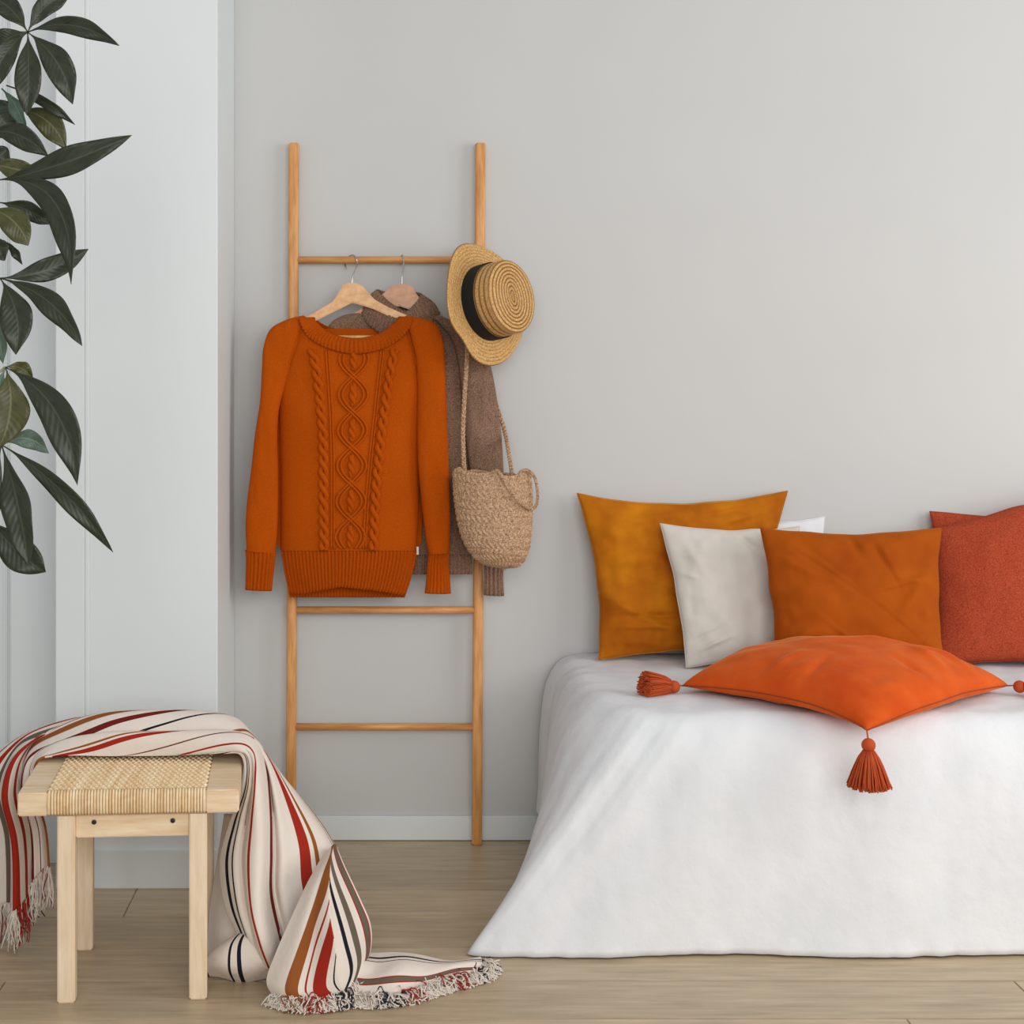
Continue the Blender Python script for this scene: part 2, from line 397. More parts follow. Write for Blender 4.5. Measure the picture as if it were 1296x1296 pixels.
EDGE = [(0.51, 4.48), (0.51, 4.30), (0.51, 4.1), (0.515, 3.94), (0.54, 3.82), (0.60, 3.755), (0.72, 3.735), (0.95, 3.735), (1.3, 3.735), (1.7, 3.735), (2.1, 3.735), (2.5, 3.735)]
HEM = [(0.405, 4.48, .10), (0.40, 4.30, .09), (0.37, 4.12, .05), (0.30, 3.90, .02), (0.215, 3.69, .006), (0.172, 3.605, .004), (0.30, 3.578, .004), (0.62, 3.588, .005), (1.1, 3.583, .005), (1.6, 3.585, .005), (2.05, 3.58, .005), (2.5, 3.58, .005)]
NRM = [(-1, 0), (-1, 0), (-1, 0), (-1, -.1), (-.8, -.45), (-.45, -.85), (-.1, -1), (0, -1), (0, -1), (0, -1), (0, -1), (0, -1)]
EV = [Vector((a, b, 0)) for a, b in EDGE]; HV = [Vector(h) for h in HEM]; NV = [Vector((a, b, 0)) for a, b in NRM]
def topz(x, y): return ZT + 0.006 * nz((x, y, 0), 5) + 0.004 * nz((x, y, 3), 14)
def spread(u, v):
    E = cr(EV, u); H = cr(HV, u); n = cr(NV, u)
    C = Vector((max(E.x, 0.9), 4.49, 0))
    hemz = H.z
    if v < 0.35:                                         # top: from back/middle line to the edge
        t = v / 0.35
        B = Vector((interp([(0, 0.515), (0.36, 0.63), (0.5, 0.76), (1, 2.5)], u), 4.49, 0))
        p = B.lerp(E, t); z = topz(p.x, p.y)
        return Vector((p.x, p.y, z))
    t = (v - 0.35) / 0.65
    bul = 0.125
    P0 = Vector((E.x, E.y, topz(E.x, E.y))); P1 = P0 + n * bul; P1.z -= 0.002
    P3 = H.copy(); P2 = P0.lerp(P3, 0.42) + n * 0.045; P2.z = ZT * 0.52
    a = 1 - t
    p = P0 * a ** 3 + P1 * 3 * a * a * t + P2 * 3 * a * t * t + P3 * t ** 3
    s = u * 11
    amp = 0.014 * t
    w = amp * (sin(s * 4.1 + 0.6 * sin(s * 1.7)) * 0.55 + 0.6 * nz((s * 1.6, t * 0.5, 0), 1.0, 2))
    fan = math.exp(-((u - 0.5) / 0.09) ** 2)
    w += 0.02 * t * a * fan * (sin(s * 9) + 0.8 * nz((s * 5, 0, 0), 1, 6))
    w += (0.005 * nz((p.x, p.y, p.z * 0.22), 9, 4) + 0.002 * nz((p.x, p.y, p.z * 0.3), 26, 7)) * min(1, t * 3)
    p = p + n * w
    if p.z < 0.03: p.y += 0.006 * nz((p.x, p.y, 0), 25, 5)
    p.z = max(p.z, 0.003)
    return p
bs = G().grid(300, 90, lambda u, v: spread(u, v)).obj('bedspread', M['linen_white'])
tag(bs, 'white cotton bedspread draped over the bed down to the floor', 'bedspread'); solid(bs, 0.004, 1)

# ------------------------------------------------------------------ cushions
def cushion(name, label, mat, seam_mat, w, h, th, loc, tilt, yaw=0, roll=0, pinch=0.05, corners=None, flatbot=1.0, seed=1, wr=0.006, sag=None, group=None, zoff=0.0, creases=(), cpow=2):
    root = empty(name, loc, label, 'cushion', group)
    R = Matrix.Rotation(yaw, 3, 'Z') @ Matrix.Rotation(tilt, 3, 'X') @ Matrix.Rotation(roll, 3, 'Y')
    cs = corners or {}
    def P(u, v, side):
        a = w / 2 * u * (1 - pinch * (1 - v * v) * abs(u) ** 1.5); b = h / 2 * v * (1 - pinch * (1 - u * u) * abs(v) ** 1.5)
        e = max(0.0, (1 - u * u) * (1 - v * v))
        T = th / 2 * e ** 0.42
        wv = nz((u * 2.2, v * 2.2, side * 0.4), 1.0, seed) * wr + nz((u * 5, v * 5, side), 1.0, seed + 3) * wr * 0.45
        ed = (1 - e) ** 2
        wv += wr * 0.9 * ed * (1 - max(abs(u), abs(v)) ** 10) * nz((u * 7, v * 7, side), 1, seed + 5)
        for (x0, y0, x1, y1, amp, wd) in creases:
            d = Vector((x1 - x0, y1 - y0)); q = Vector((u - x0, v - y0)); tt = q.dot(d) / d.length_squared
            if -0.15 < tt < 1.15:
                dist = abs(q.x * d.y - q.y * d.x) / d.length; fall = max(0, 1 - abs(tt - 0.5) * 1.6)
                wv += amp * math.exp(-(dist / wd) ** 2) * fall
        c = side * (T + wv * min(1, e * 3)) * (1.0 if side < 0 else flatbot)
        da = db = dc = 0
        for (su, sv), d in cs.items():
            k = ((1 + su * u) / 2 * (1 + sv * v) / 2) ** cpow
            da += d[0] * k; db += d[1] * k
            if len(d) > 2: dc += d[2] * k
        if sag: db += sag * (1 - u * u) * max(0, v) ** 2
        b += 0.007 * nz((u * 2.6, v, 0), 1, seed + 9) * abs(v) ** 6 * (1 - u * u); a += 0.006 * nz((u, v * 2.6, 0), 1, seed + 12) * abs(u) ** 6 * (1 - v * v)
        # local: x right, y depth (front = -y), z up the cushion
        return Vector((a + da, c + dc, b + db + h / 2 + zoff))
    n = 90
    tr = lambda q: Vector(loc) + R @ q
    g = G()
    f = lambda k: -cos(PI * k) * 0.35 + (2 * k - 1) * 0.65
    g.grid(n, n, lambda u, v: tr(P(f(u), f(v), -1)))
    g.grid(n, n, lambda u, v: tr(P(f(u), f(v), 1)), flip=True)
    o = g.obj('cover', mat, root)
    bm = bmesh.new(); bm.from_mesh(o.data); bmesh.ops.remove_doubles(bm, verts=bm.verts[:], dist=0.0004); bm.to_mesh(o.data); bm.free()
    ring = []
    for i in range(40): ring.append(tr(P(-1 + 2 * i / 40, -1, -1)))
    for i in range(40): ring.append(tr(P(1, -1 + 2 * i / 40, -1)))
    for i in range(40): ring.append(tr(P(1 - 2 * i / 40, 1, -1)))
    for i in range(41): ring.append(tr(P(-1, 1 - 2 * i / 40, -1)))
    G().tube(ring, 0.0016, 6).obj('seam', seam_mat, root)
    return root, tr, P
def lean(px0, px1, py_bot, Y): p = at((px0 + px1) / 2, py_bot, Y); return Vector((p.x, Y, ZT))
lt = math.radians
GR = 'cushions leaning on the wall along the bed'
cushion('cushion', 'mustard yellow velvet square cushion leaning on the wall, tallest of the row', M['yellow'], M['yellow'], 0.525, 0.462, 0.095, (0.807, 4.39, ZT + 0.004), lt(-9), lt(2), 0, 0.09, {(-1, 1): (-0.03, 0.0), (1, 1): (0.045, 0.005), (-1, -1): (0.02, 0), (1, -1): (-0.03, 0)}, seed=3, wr=0.012, sag=-0.012, group=GR,
        creases=[(-0.95, -0.25, 0.0, -0.8, 0.016, 0.055), (-0.95, -0.5, 0.2, -0.5, -0.012, 0.035), (-0.6, -0.05, 0.3, -0.35, -0.007, 0.03), (-0.97, -0.62, 0.1, -0.66, 0.010, 0.03), (-0.98, -0.75, -0.2, -0.92, 0.010, 0.05), (-0.9, 0.55, 0.0, 0.85, 0.010, 0.07), (-0.95, 0.1, -0.3, 0.25, 0.010, 0.08), (0.1, 0.75, 0.9, 0.95, -0.012, 0.05), (-0.5, 0.4, 0.1, 0.1, -0.008, 0.06), (0.2, 0.6, 0.8, 0.8, 0.012, 0.06)])
cushion('cushion', 'off-white pillow peeking out between the yellow and amber cushions', M['linen_white'], M['linen_white'], 0.28, 0.378, 0.06, (1.06, 4.435, ZT + 0.004), lt(-8), 0, 0, 0.05, {(1, 1): (0.02, 0.012)}, seed=11, group=GR)
cushion('cushion', 'small pale grey-beige linen cushion in front of the yellow one', M['greige'], M['greige'], 0.37, 0.385, 0.095, (0.945, 4.27, ZT + 0.004), lt(-17), lt(3), 0, 0.07, {(-1, 1): (-0.02, 0.01), (-1, -1): (0.025, 0.0)}, seed=5, wr=0.008, group=GR,
        creases=[(-0.95, -0.85, -0.2, -0.6, 0.012, 0.035), (-0.95, -0.68, -0.4, -0.5, -0.008, 0.025), (-0.97, 0.3, -0.6, 0.2, 0.007, 0.03), (0.0, 0.97, 0.3, 0.6, -0.012, 0.06), (-0.8, 0.8, -0.5, 0.2, 0.008, 0.08), (0.35, 0.95, 0.5, 0.6, 0.008, 0.05)])
cushion('cushion', 'amber orange velvet square cushion between the grey-beige and rust cushions', M['amber'], M['amber'], 0.468, 0.38, 0.13, (1.222, 4.15, ZT + 0.004), lt(-16), lt(-1), lt(0), 0.06, {(-1, 1): (-0.005, 0.012), (1, 1): (0.012, 0.012), (-1, -1): (0.012, 0), (1, -1): (-0.01, 0)}, seed=8, wr=0.009, group=GR,
        creases=[(-0.8, 0.8, 0.2, -0.1, -0.005, 0.018), (-0.2, 0.35, 0.6, -0.45, 0.004, 0.018), (0.1, 0.1, 0.9, 0.35, 0.006, 0.03), (0.2, 0.85, 0.45, 0.15, -0.006, 0.02), (0.5, -0.95, 0.95, -0.3, 0.006, 0.03), (-0.5, -0.2, 0.0, -0.7, 0.004, 0.025), (0.15, 0.9, 0.35, 0.3, -0.008, 0.05), (0.4, -0.3, 0.9, 0.5, 0.010, 0.09), (-0.05, 0.97, 0.05, 0.6, -0.012, 0.05), (-0.95, 0.6, -0.4, 0.3, 0.008, 0.06), (0.9, 0.2, 0.3, 0.35, 0.009, 0.05), (-0.3, -0.9, 0.5, -0.75, 0.010, 0.06), (-0.95, -0.7, -0.6, -0.4, 0.008, 0.06), (-0.55, 0.75, 0.65, -0.55, -0.004, 0.025)])
cushion('cushion', 'rust red woven cushion, larger one to the fore beside the amber cushion', M['rust'], M['rust'], 0.50, 0.455, 0.14, (1.72, 4.29, ZT + 0.004), lt(-14), lt(-3), 0, 0.05, {(-1, 1): (0.025, -0.085), (1, 1): (0, 0.04)}, seed=13, wr=0.006, group=GR)
cushion('cushion', 'rust red cushion mostly hidden behind another rust cushion, one corner showing', M['rust'], M['rust'], 0.46, 0.395, 0.08, (1.755, 4.415, ZT + 0.004), lt(-8), 0, 0, 0.05, {(-1, 1): (-0.012, 0.012)}, seed=17, group=GR)

# flat tasselled cushion on the bed, turned with a corner to the front
LIFT = 0.036
TC = Vector((1.12, 3.93, ZT + 0.004))
tr_root, ttr, TP = cushion('tasselled_cushion', 'bright orange cushion with tassels lying flat on the white bedspread', M['orange'], M['orange_seam'], 0.575, 0.575, 0.19, TC, lt(-90), lt(45), 0, 0.005, {(-1, -1): (-0.048, 0.048, 0.040), (-1, 1): (0, 0, 0.020), (1, -1): (0, 0, 0.020), (1, 1): (-0.16, -0.16, 0)}, flatbot=0.5, seed=21, wr=0.007, zoff=-0.2875, cpow=3.2,
        creases=[(-0.9, -0.75, -0.3, -0.9, 0.008, 0.06), (0.1, -0.95, 0.3, -0.4, 0.014, 0.05), (-0.2, -0.95, -0.1, -0.5, -0.012, 0.05), (-0.95, 0.2, -0.5, 0.1, 0.010, 0.05), (-0.95, -0.2, -0.5, -0.15, -0.010, 0.05), (0.5, -0.95, 0.55, -0.4, 0.012, 0.05), (-0.1, 0.2, 0.6, -0.5, 0.006, 0.07)])
tr_root.location.z += LIFT
def tassel(A, ball, skirt_dir, L, R0, R1, lie=None, squash=1.0, seed=0):
    rnd = random.Random(seed); A = Vector(A); ball = Vector(ball); d = Vector(skirt_dir).normalized()
    e1 = d.orthogonal().normalized(); e2 = d.cross(e1)
    G().tube(spline([A, (A + ball) / 2 + Vector((0, 0, 0.002)), ball], 6), 0.0018, 6).obj('tassel_cord', M['orange_yarn'], tr_root)
    k = G(); rb = 0.0155
    k.grid(36, 18, lambda u, v: ball + (e1 * cos(2 * PI * u) * sin(PI * v) + e2 * sin(2 * PI * u) * sin(PI * v) + d * cos(PI * v)) * rb * (1 + 0.05 * sin(18 * 2 * PI * u) * sin(PI * v)), cu=True)
    kn = k.obj('tassel_knot', M['orange_yarn'], tr_root)
    s = G(); st0 = ball + d * rb * 0.75
    for i in range(300):
        a = rnd.uniform(0, 2 * PI); rr = math.sqrt(rnd.uniform(0.03, 1))
        o = e1 * cos(a) + e2 * sin(a); LL = L * rnd.uniform(0.93, 1.04) * (1 - 0.10 * rr * rr)
        pts = []
        for j in range(6):
            t = j / 5
            p = st0 + d * LL * t + o * rr * (R0 + (R1 - R0) * (t ** 0.75)) + Vector((rnd.uniform(-1, 1), rnd.uniform(-1, 1), rnd.uniform(-1, 1))) * 0.0012 * t
            if lie is not None:
                p.z -= 0.006 * t * t; hz = ball.z - lie
                if p.z < lie + 0.0015: p.z = lie + 0.0015 + 0.18 * (lie + 0.0015 - p.z)
            pts.append(p)
        s.tube(pts, 0.0017, 4)
    so = s.obj('tassel_skirt', M['orange_yarn'], kn); so['kind'] = 'stuff'
def corner(u, v): return ttr(TP(u, v, -1)) + Vector((0, 0, LIFT))
cl, cf, crr, cb = corner(-1, 1), corner(-1, -1), corner(1, -1), corner(1, 1)
bl = cl + Vector((-0.022, -0.012, 0.0)); tassel(cl, bl, (-1, -0.25, 0.12), 0.076, 0.018, 0.041, ZT + 0.004, seed=1)
bf = cf + Vector((0.0, -0.012, -0.03)); tassel(cf, bf, (0.0, -0.06, -1), 0.088, 0.012, 0.05, seed=2)
br = crr + Vector((0.022, -0.012, 0.0)); tassel(crr, br, (0.75, -0.5, 0.1), 0.075, 0.010, 0.033, ZT + 0.003, seed=3)
bb = cb + Vector((0.01, 0.0, -0.022)); tassel(cb, bb, (0.9, -0.2, -0.1), 0.06, 0.010, 0.022, ZT + 0.003, seed=4)

# ------------------------------------------------------------------ ladder
YL0, YL1 = 4.452, 4.478
lad = empty('ladder', at(486, 1069, YL0), 'slim honey-coloured wooden ladder leaning on the grey wall', 'ladder')
def ladY(py): return YL0 + (YL1 - YL0) * (1069 - py) / (1069 - 181)
for (xt, xb) in ((372, 368), (608, 603.5)):
    a = at(xb, 1069, YL0); b = at(xt, 181, YL1); a.z = 0.0
    ax = (b - a).normalized(); g = G()
    n = 20
    def rail(u, v, a=a, b=b):
        th = 2 * PI * u; c, s_ = cos(th), sin(th)
        sg = lambda x: math.copysign(abs(x) ** 0.6, x)
        k = 1 - (0.25 if v in (0, 1) else 0)
        zz = v
        p = a.lerp(b, zz); return p + Vector((0.0145 * sg(c) * k, 0.012 * sg(s_) * k, 0))
    vs = [0, 0.002, 0.2, 0.4, 0.6, 0.8, 0.998, 1]
    bidx = [None]
    g.grid(n, len(vs), lambda u, v: rail(u, vs[round(v * (len(vs) - 1))]), cu=True)
    g.f.append(tuple(i * len(vs) for i in range(n))); g.mi.append(0)
    g.f.append(tuple(i * len(vs) + len(vs) - 1 for i in reversed(range(n)))); g.mi.append(0)
    r_ = g.obj('rail', M['ladder'], lad); smooth_by_angle(r_)
for py in (329, 477, 624, 772, 920):
    k = (1069 - py) / 888; Y = ladY(py)
    a = at(368 + 4 * k, py, Y); b = at(603.5 + 4.5 * k, py, Y)
    G().tube([a, a.lerp(b, .5), b], 0.0102, 14).obj('rung', M['ladder_x'], lad)

# ------------------------------------------------------------------ hangers
def hanger(name, label, cx, wood_m, Y, arms, hook, bar=None):
    root = empty(name, at(cx, 385, Y), label, 'hanger', None)
    b = G().prism([at(x, y, Y) for x, y in arms], (0, 0.014, 0), bev=0.003).obj('hanger_body', wood_m, root); smooth_by_angle(b, 50)
    G().tube(spline([at(x, y, yy) for x, y, yy in hook], 40), 0.0021, 8).obj('hook', M['steel'], root)
    if bar: G().tube([at(bar[0], bar[1], Y + 0.012), at(bar[2], bar[3], Y + 0.012)], 0.006, 10).obj('trouser_bar', wood_m, root)
    return root
YR = ladY(329)
YO = 4.385
hanger('hanger', 'pale wooden hanger holding the burnt orange sweater', 446, M['hanger'], YO,
       [(433, 362), (440, 358), (452, 358), (459, 362), (474, 379), (492, 389), (520, 401), (545, 416), (548, 424), (536, 422), (508, 407), (470, 390), (446, 383), (420, 396), (396, 408), (360, 426), (346, 430), (346, 422), (375, 408), (402, 393), (421, 382), (427, 372)],
       [(446, 366, YO + .007), (446, 352, YO + .007), (449, 342, YO + 0.02), (452, 334, YR - 0.02), (451, 327, YR - 0.014), (448, 323.2, YR - 0.003), (443, 323.5, YR + 0.008), (438, 329, YR + 0.013), (437, 336, YR + 0.010), (438.5, 340, YR + 0.006)],
       (385, 427, 520, 427))
YB = 4.425
hanger('hanger', 'reddish wooden hanger holding the brown turtleneck sweater', 510, M['hanger2'], YB - 0.004,
       [(491, 366), (500, 360), (512, 359), (522, 362), (527, 372), (540, 386), (560, 404), (572, 418), (566, 422), (545, 410), (519, 392), (505, 387), (480, 394), (450, 406), (430, 416), (425, 410), (455, 392), (480, 376)],
       [(509, 366, YB + .003), (509, 350, YB + .003), (510, 341, YB + 0.01), (511, 333, YR - 0.018), (510.5, 326, YR - 0.013), (509.5, 323, YR - 0.002), (508.5, 324, YR + 0.009), (507.5, 330, YR + 0.013), (507, 336, YR + 0.011)])

# ------------------------------------------------------------------ sweaters
def ribbing(x, pitch): return 0.5 + 0.5 * cos(2 * PI * x / pitch)
def sleeve(rows, Yc, ry, nth=72, nrow=90, rib=None, wob=0.003, seed=0):
    """rows: (inner px, inner py, outer px, outer py, [Y offset]); tube of flattened rings"""
    A = [at(r[0], r[1], Yc + (r[4] if len(r) > 4 else 0)) for r in rows]; B = [at(r[2], r[3], Yc + (r[4] if len(r) > 4 else 0)) for r in rows]
    def fn(u, v):
        a = cr(A, v); b = cr(B, v); c = (a + b) / 2; d = (b - a) / 2
        th = 2 * PI * u; k = min(1.0, d.length / 0.03)
        p = c + d * cos(th) + Vector((0, -1, 0)) * ry * k * math.copysign(abs(sin(th)) ** 0.62, sin(th))
        p.y += wob * nz((p.x, 0, p.z), 14, seed) + wob * 0.6 * nz((p.x * 3, 0, p.z), 20, seed + 1)
        if rib:
            n = Vector((cos(th) * (1 if b.x > a.x else -1), -sin(th), 0)); p += n * rib[1] * (ribbing(u * rib[0], 1.0) - 0.5)
        return p
    return G().grid(nth, nrow, fn, cu=True)

sw = empty('cable_knit_sweater', at(445, 750, YO), 'burnt orange cable-knit sweater on a wooden hanger on the ladder', 'sweater')
XLt = [(400, 384), (410, 377), (425, 372), (455, 362), (490, 354), (520, 354), (600, 356), (660, 356), (697, 356), (760, 366)]
XRt = [(400, 514), (410, 520), (425, 524), (455, 530), (490, 536), (520, 537), (560, 534), (602, 531), (691, 527), (760, 512)]
YTt = [(0, 408), (0.12, 420), (0.3, 438), (0.5, 446), (0.7, 438), (0.88, 420), (1, 408)]
def bodyY(px, py, Yc=YO - 0.002):
    a = interp(XLt, py); b = interp(XRt, py); s = max(-1, min(1, 2 * (px - a) / (b - a) - 1))
    low = min(1, max(0, (py - 400) / 160))
    d = 0.022 + 0.014 * low
    Y = Yc - d * (1 - abs(s) ** (8 - 4.5 * low)) ** (0.5 + 0.2 * low)
    Y += 0.004 * sin(px * 0.055 + 0.8) * low * (py - 400) / 350 + 0.003 * nz((px / 40, py / 120, 0), 1, 4)
    return Y
def front(u, v, y1=697.0):
    ytop = interp(YTt, u); py = ytop + (y1 - ytop) * v
    a = interp(XLt, py); b = interp(XRt, py); px = a + (b - a) * u
    return at(px, py, bodyY(px, py))
def back(u, v, y1=697.0):
    ytop = interp([(0, 408), (0.2, 416), (0.8, 416), (1, 408)], u); py = ytop + (y1 - ytop) * v
    a = interp(XLt, py); b = interp(XRt, py); low = min(1, max(0, (py - 480) / 60)); a -= 8 * low * (py < 690); b += 6 * low * (py < 690); px = a + (b - a) * u; s = 2 * u - 1
    return at(px, py, YO + 0.012 + 0.008 * (1 - s ** 4))
g = G(); g.grid(90, 110, front, flip=True); g.grid(30, 30, back)
g.obj('body', M['knit_orange'], sw)
# hem ribs
def hemf(u, v):
    k = interp([(0, 752), (0.12, 752), (0.45, 743), (0.8, 749), (1, 754)], u)
    py = 697 + (k - 697) * v; w = v * 0.95
    a = 356 + (366 - 356) * v ** 1.4; b = 527 + (512.5 - 527) * v ** 1.5; px = a + (b - a) * u
    Y = bodyY(px, min(py, 700)) - 0.003 * sin(PI * v) + 0.004 * v + 0.0032 * (0.5 - ribbing(u * 37, 1.0)) * 1.3
    return at(px, py, Y)
def hemb(u, v):
    py = 697 + (756 - 697) * v; a = 357 + 10 * v ** 1.4; b = 527 - 15 * v ** 1.5; px = a + (b - a) * u; s = 2 * u - 1
    return at(px, py, YO + 0.012 * (1 - s ** 4) + 0.003 * ribbing(u * 37, 1.0))
g = G(); g.grid(300, 14, hemf, flip=True); g.grid(300, 14, hemb); solid(g.obj('ribbed_hem', M['knit_orange_rib'], sw), 0.003, -1)
# collar ring, ribbed
CI = [(397, 402, -.006), (405, 412, -.018), (422, 423, -.022), (450, 428, -.027), (478, 423, -.022), (496, 411, -.018), (506, 401, -.006), (492, 409, .020), (475, 415, .024), (450, 418, .026), (424, 416, .024), (408, 410, .020)]
CO = [(379, 403, -.022), (389, 425, -.030), (415, 441, -.031), (450, 448, -.032), (486, 441, -.031), (512, 424, -.030), (522, 403, -.022), (505, 414, .024), (480, 423, .028), (450, 426, .029), (420, 424, .028), (396, 415, .024)]
def ringpt(Lp, u):
    n = len(Lp); x = (u % 1) * n; i = int(x); f = x - i
    q = [Vector(Lp[(i + k) % n]) for k in (-1, 0, 1, 2)]
    p = 0.5 * ((2 * q[1]) + (q[2] - q[0]) * f + (2 * q[0] - 5 * q[1] + 4 * q[2] - q[3]) * f * f + (3 * q[1] - q[0] - 3 * q[2] + q[3]) * f ** 3)
    return at(p.x, p.y, YO + p.z)
def collar(u, v):
    p = ringpt(CI, u).lerp(ringpt(CO, u), v)
    c = Vector((at(450, 415, YO).x, YO, 0)); n = Vector((p.x - c.x, (p.y - c.y) * 2.5, 0)).normalized() if True else 0
    fr = 1 if p.y < YO + 0.01 else 0.8
    bulge = 0.008 * sin(PI * v)
    return p + n * (bulge + 0.0026 * fr * 1.4 * (ribbing(u * 76, 1.0) - 0.5)) + Vector((0, -0.002, 0)) * fr
solid(G().grid(520, 10, collar, cu=True).obj('ribbed_collar', M['knit_orange_rib'], sw), 0.003, 0)
# sleeves and cuffs
LS = [(390, 403, 384, 399), (385, 414, 362, 405), (380, 430, 342, 417), (371, 457, 333.5, 440), (361, 488, 331.5, 470, -.006), (353, 520, 329, 510, -.012), (351, 555, 322.5, 552, -.014), (352, 595, 318, 595, -.014), (352, 633, 313, 633, -.014), (351, 673, 311, 667, -.012), (348, 699, 312.5, 697, -.008)]
RS = [(509, 403, 515, 399), (515, 414, 538, 404), (520, 430, 552, 411), (526, 457, 561, 432), (528, 490, 563.5, 468, -.006), (528, 525, 565, 510, -.014), (528, 555, 566.5, 552, -.018), (530, 600, 568.5, 600, -.018), (535, 650, 570, 650, -.014), (540, 690, 569.5, 680, -.010), (543, 701, 568.5, 699, -.010)]
sleeve(LS, YO - 0.004, 0.024, seed=3).obj('sleeve', M['knit_orange'], sw)
sleeve(RS, YO - 0.008, 0.026, seed=5).obj('sleeve', M['knit_orange'], sw)
solid(sleeve([(348, 697, 312, 696, -.008), (346.5, 710, 313, 710, -.008), (344, 730, 312.5, 730, -.008), (342.5, 747.5, 312, 746, -.008)], YO - 0.004, 0.018, 220, 12, (20, 0.0036), 0.002).obj('cuff', M['knit_orange_rib'], sw), 0.002)
solid(sleeve([(543, 699, 568.5, 698, -.010), (541.5, 715, 567.5, 715, -.010), (540, 735, 569, 735, -.010), (538, 750.5, 570, 751, -.010)], YO - 0.008, 0.018, 220, 12, (20, 0.0036), 0.002).obj('cuff', M['knit_orange_rib'], sw), 0.002)
# cables
def onbody(px, py, lift=0.0): return at(px, py, bodyY(px, py) - lift)
pxm = YO / F
LB = [(443, 394.5), (455, 398), (470, 401), (506, 405), (543, 408.5), (580, 409.5), (640, 409.5), (698, 410)]
RB = [(443, 499.5), (451, 498), (482, 492), (519, 487), (556, 482), (617, 476), (698, 472.5)]
for tab, sgn in ((LB, 1), (RB, 1)):
    g = G()
    for k in (0, 1):
        pts = []; rs = []
        for i in range(160):
            py = 443 + (696 - 443) * i / 159; ph = 2 * PI * (py / 31.0) + k * PI
            px = interp(tab, py) + 3.6 * sin(ph)
            pts.append(onbody(px, py, 0.0022 + 0.0040 * cos(ph))); rs.append(0.0078)
        g.tube(pts, rs, 8)
    g.obj('cable_braid', M['knit_orange'], sw)
for tab in ([(443, 414), (520, 419), (580, 421), (697, 421)], [(443, 484), (520, 475.5), (580, 469), (640, 464), (697, 461)]):
    g = G()
    for o in (-1.7, 1.7):
        g.tube([onbody(interp(tab, py) + o, py, 0.0008) for py in range(443, 698, 6)], 0.0034, 8)
    g.obj('raised_rib', M['knit_orange'], sw)
g = G(); cxt = [(445, 448), (690, 443)]
for sgn in (-1, 1):
    for o in (-2.6, 2.6):
        pts = []
        for i in range(220):
            py = 448 + 246 * i / 219; w = sin(PI * (py - 477) / 45); amp = 16
            px = interp(cxt, py) + sgn * (amp * w) + o
            pts.append(onbody(px, py, 0.0028 + 0.001 * sgn * cos(PI * (py - 477) / 45)))
        g.tube(pts, 0.0036, 8)
for c0 in (432, 477, 522, 567, 612, 657):
    for k in (0, 1):
        pts = []; rs = []
        for i in range(30):
            t = i / 29; py = c0 + 8 + 29 * t
            if py < 447 or py > 695: continue
            ph = 2 * PI * py / 22 + k * PI
            pts.append(onbody(interp(cxt, py) + 2.4 * sin(ph) * sin(PI * t) ** 0.5, py, 0.002 + 0.003 * cos(ph))); rs.append(0.0022 + 0.005 * sin(PI * t) ** 0.7)
        if len(pts) > 3: g.tube(pts, rs, 8)
g.obj('lozenge_cable', M['knit_orange'], sw)
# raglan seams
for pts in ([(384, 416), (377, 436), (368, 462)], [(514, 416), (521, 438), (527, 462)]):
    G().tube(spline([at(x, y, YO - 0.0265) for x, y in pts], 24), 0.0011, 6).obj('raglan_seam', M['knit_orange_rib'], sw)
G().box(at(528.5, 697, YO - 0.006), (0.006, 0.0015, 0.022)).obj('label_tag', M['tag'], sw, smooth=False)

bw = empty('turtleneck_sweater', at(510, 730, YB), 'brown melange turtleneck sweater hanging half hidden behind the orange one', 'sweater')
BL = [(392, 440), (405, 420), (430, 412), (480, 418), (560, 424), (727, 430)]; BR = [(392, 556), (400, 562), (425, 582), (470, 590), (560, 594), (727, 598)]
def bfr(u, v):
    ytop = interp([(0, 412), (0.3, 398), (0.45, 408), (0.7, 400), (1, 408)], u); py = ytop + (702 - ytop) * v
    a = interp(BL, py); b = interp(BR, py); px = a + (b - a) * u; s = 2 * u - 1
    return at(px, py, YB - 0.014 * (1 - abs(s) ** 3) + 0.003 * nz((px / 25, py / 90, 0), 1, 9))
def bbk(u, v):
    ytop = interp([(0, 412), (0.3, 398), (0.7, 396), (1, 408)], u); py = ytop + (702 - ytop) * v
    a = interp(BL, py); b = interp(BR, py); px = a + (b - a) * u; s = 2 * u - 1
    return at(px, py, YB + 0.012 * (1 - abs(s) ** 3))
g = G(); g.grid(50, 60, bfr, flip=True); g.grid(30, 30, bbk); g.obj('body', M['knit_brown'], bw)
def bhem(u, v):
    py = 702 + 25 * v; px = 428 + 170 * u; s = 2 * u - 1
    return at(px, py, YB - 0.012 * (1 - abs(s) ** 3) + 0.003 * ribbing(u * 34, 1))
solid(G().grid(260, 8, bhem, flip=True).obj('ribbed_hem', M['knit_brown'], bw), 0.01, -1)
BRS = [(548, 402, 556, 399), (560, 415, 582, 411), (572, 432, 605, 430), (580, 462, 620, 460), (585, 510, 629, 506, -.006), (590, 560, 635, 556, -.01), (598, 620, 638, 612, -.01), (606, 670, 638, 665, -.008), (613, 712, 637, 712, 0.004)]
sleeve(BRS, YB - 0.006, 0.022, seed=8, wob=0.005).obj('sleeve', M['knit_brown'], bw)
sleeve([(462, 400, 455, 396), (450, 408, 432, 400), (440, 430, 414, 416), (432, 470, 404, 460), (426, 540, 396, 540), (422, 620, 392, 620), (418, 712, 394, 712)], YB - 0.002, 0.014, seed=9).obj('sleeve', M['knit_brown'], bw)
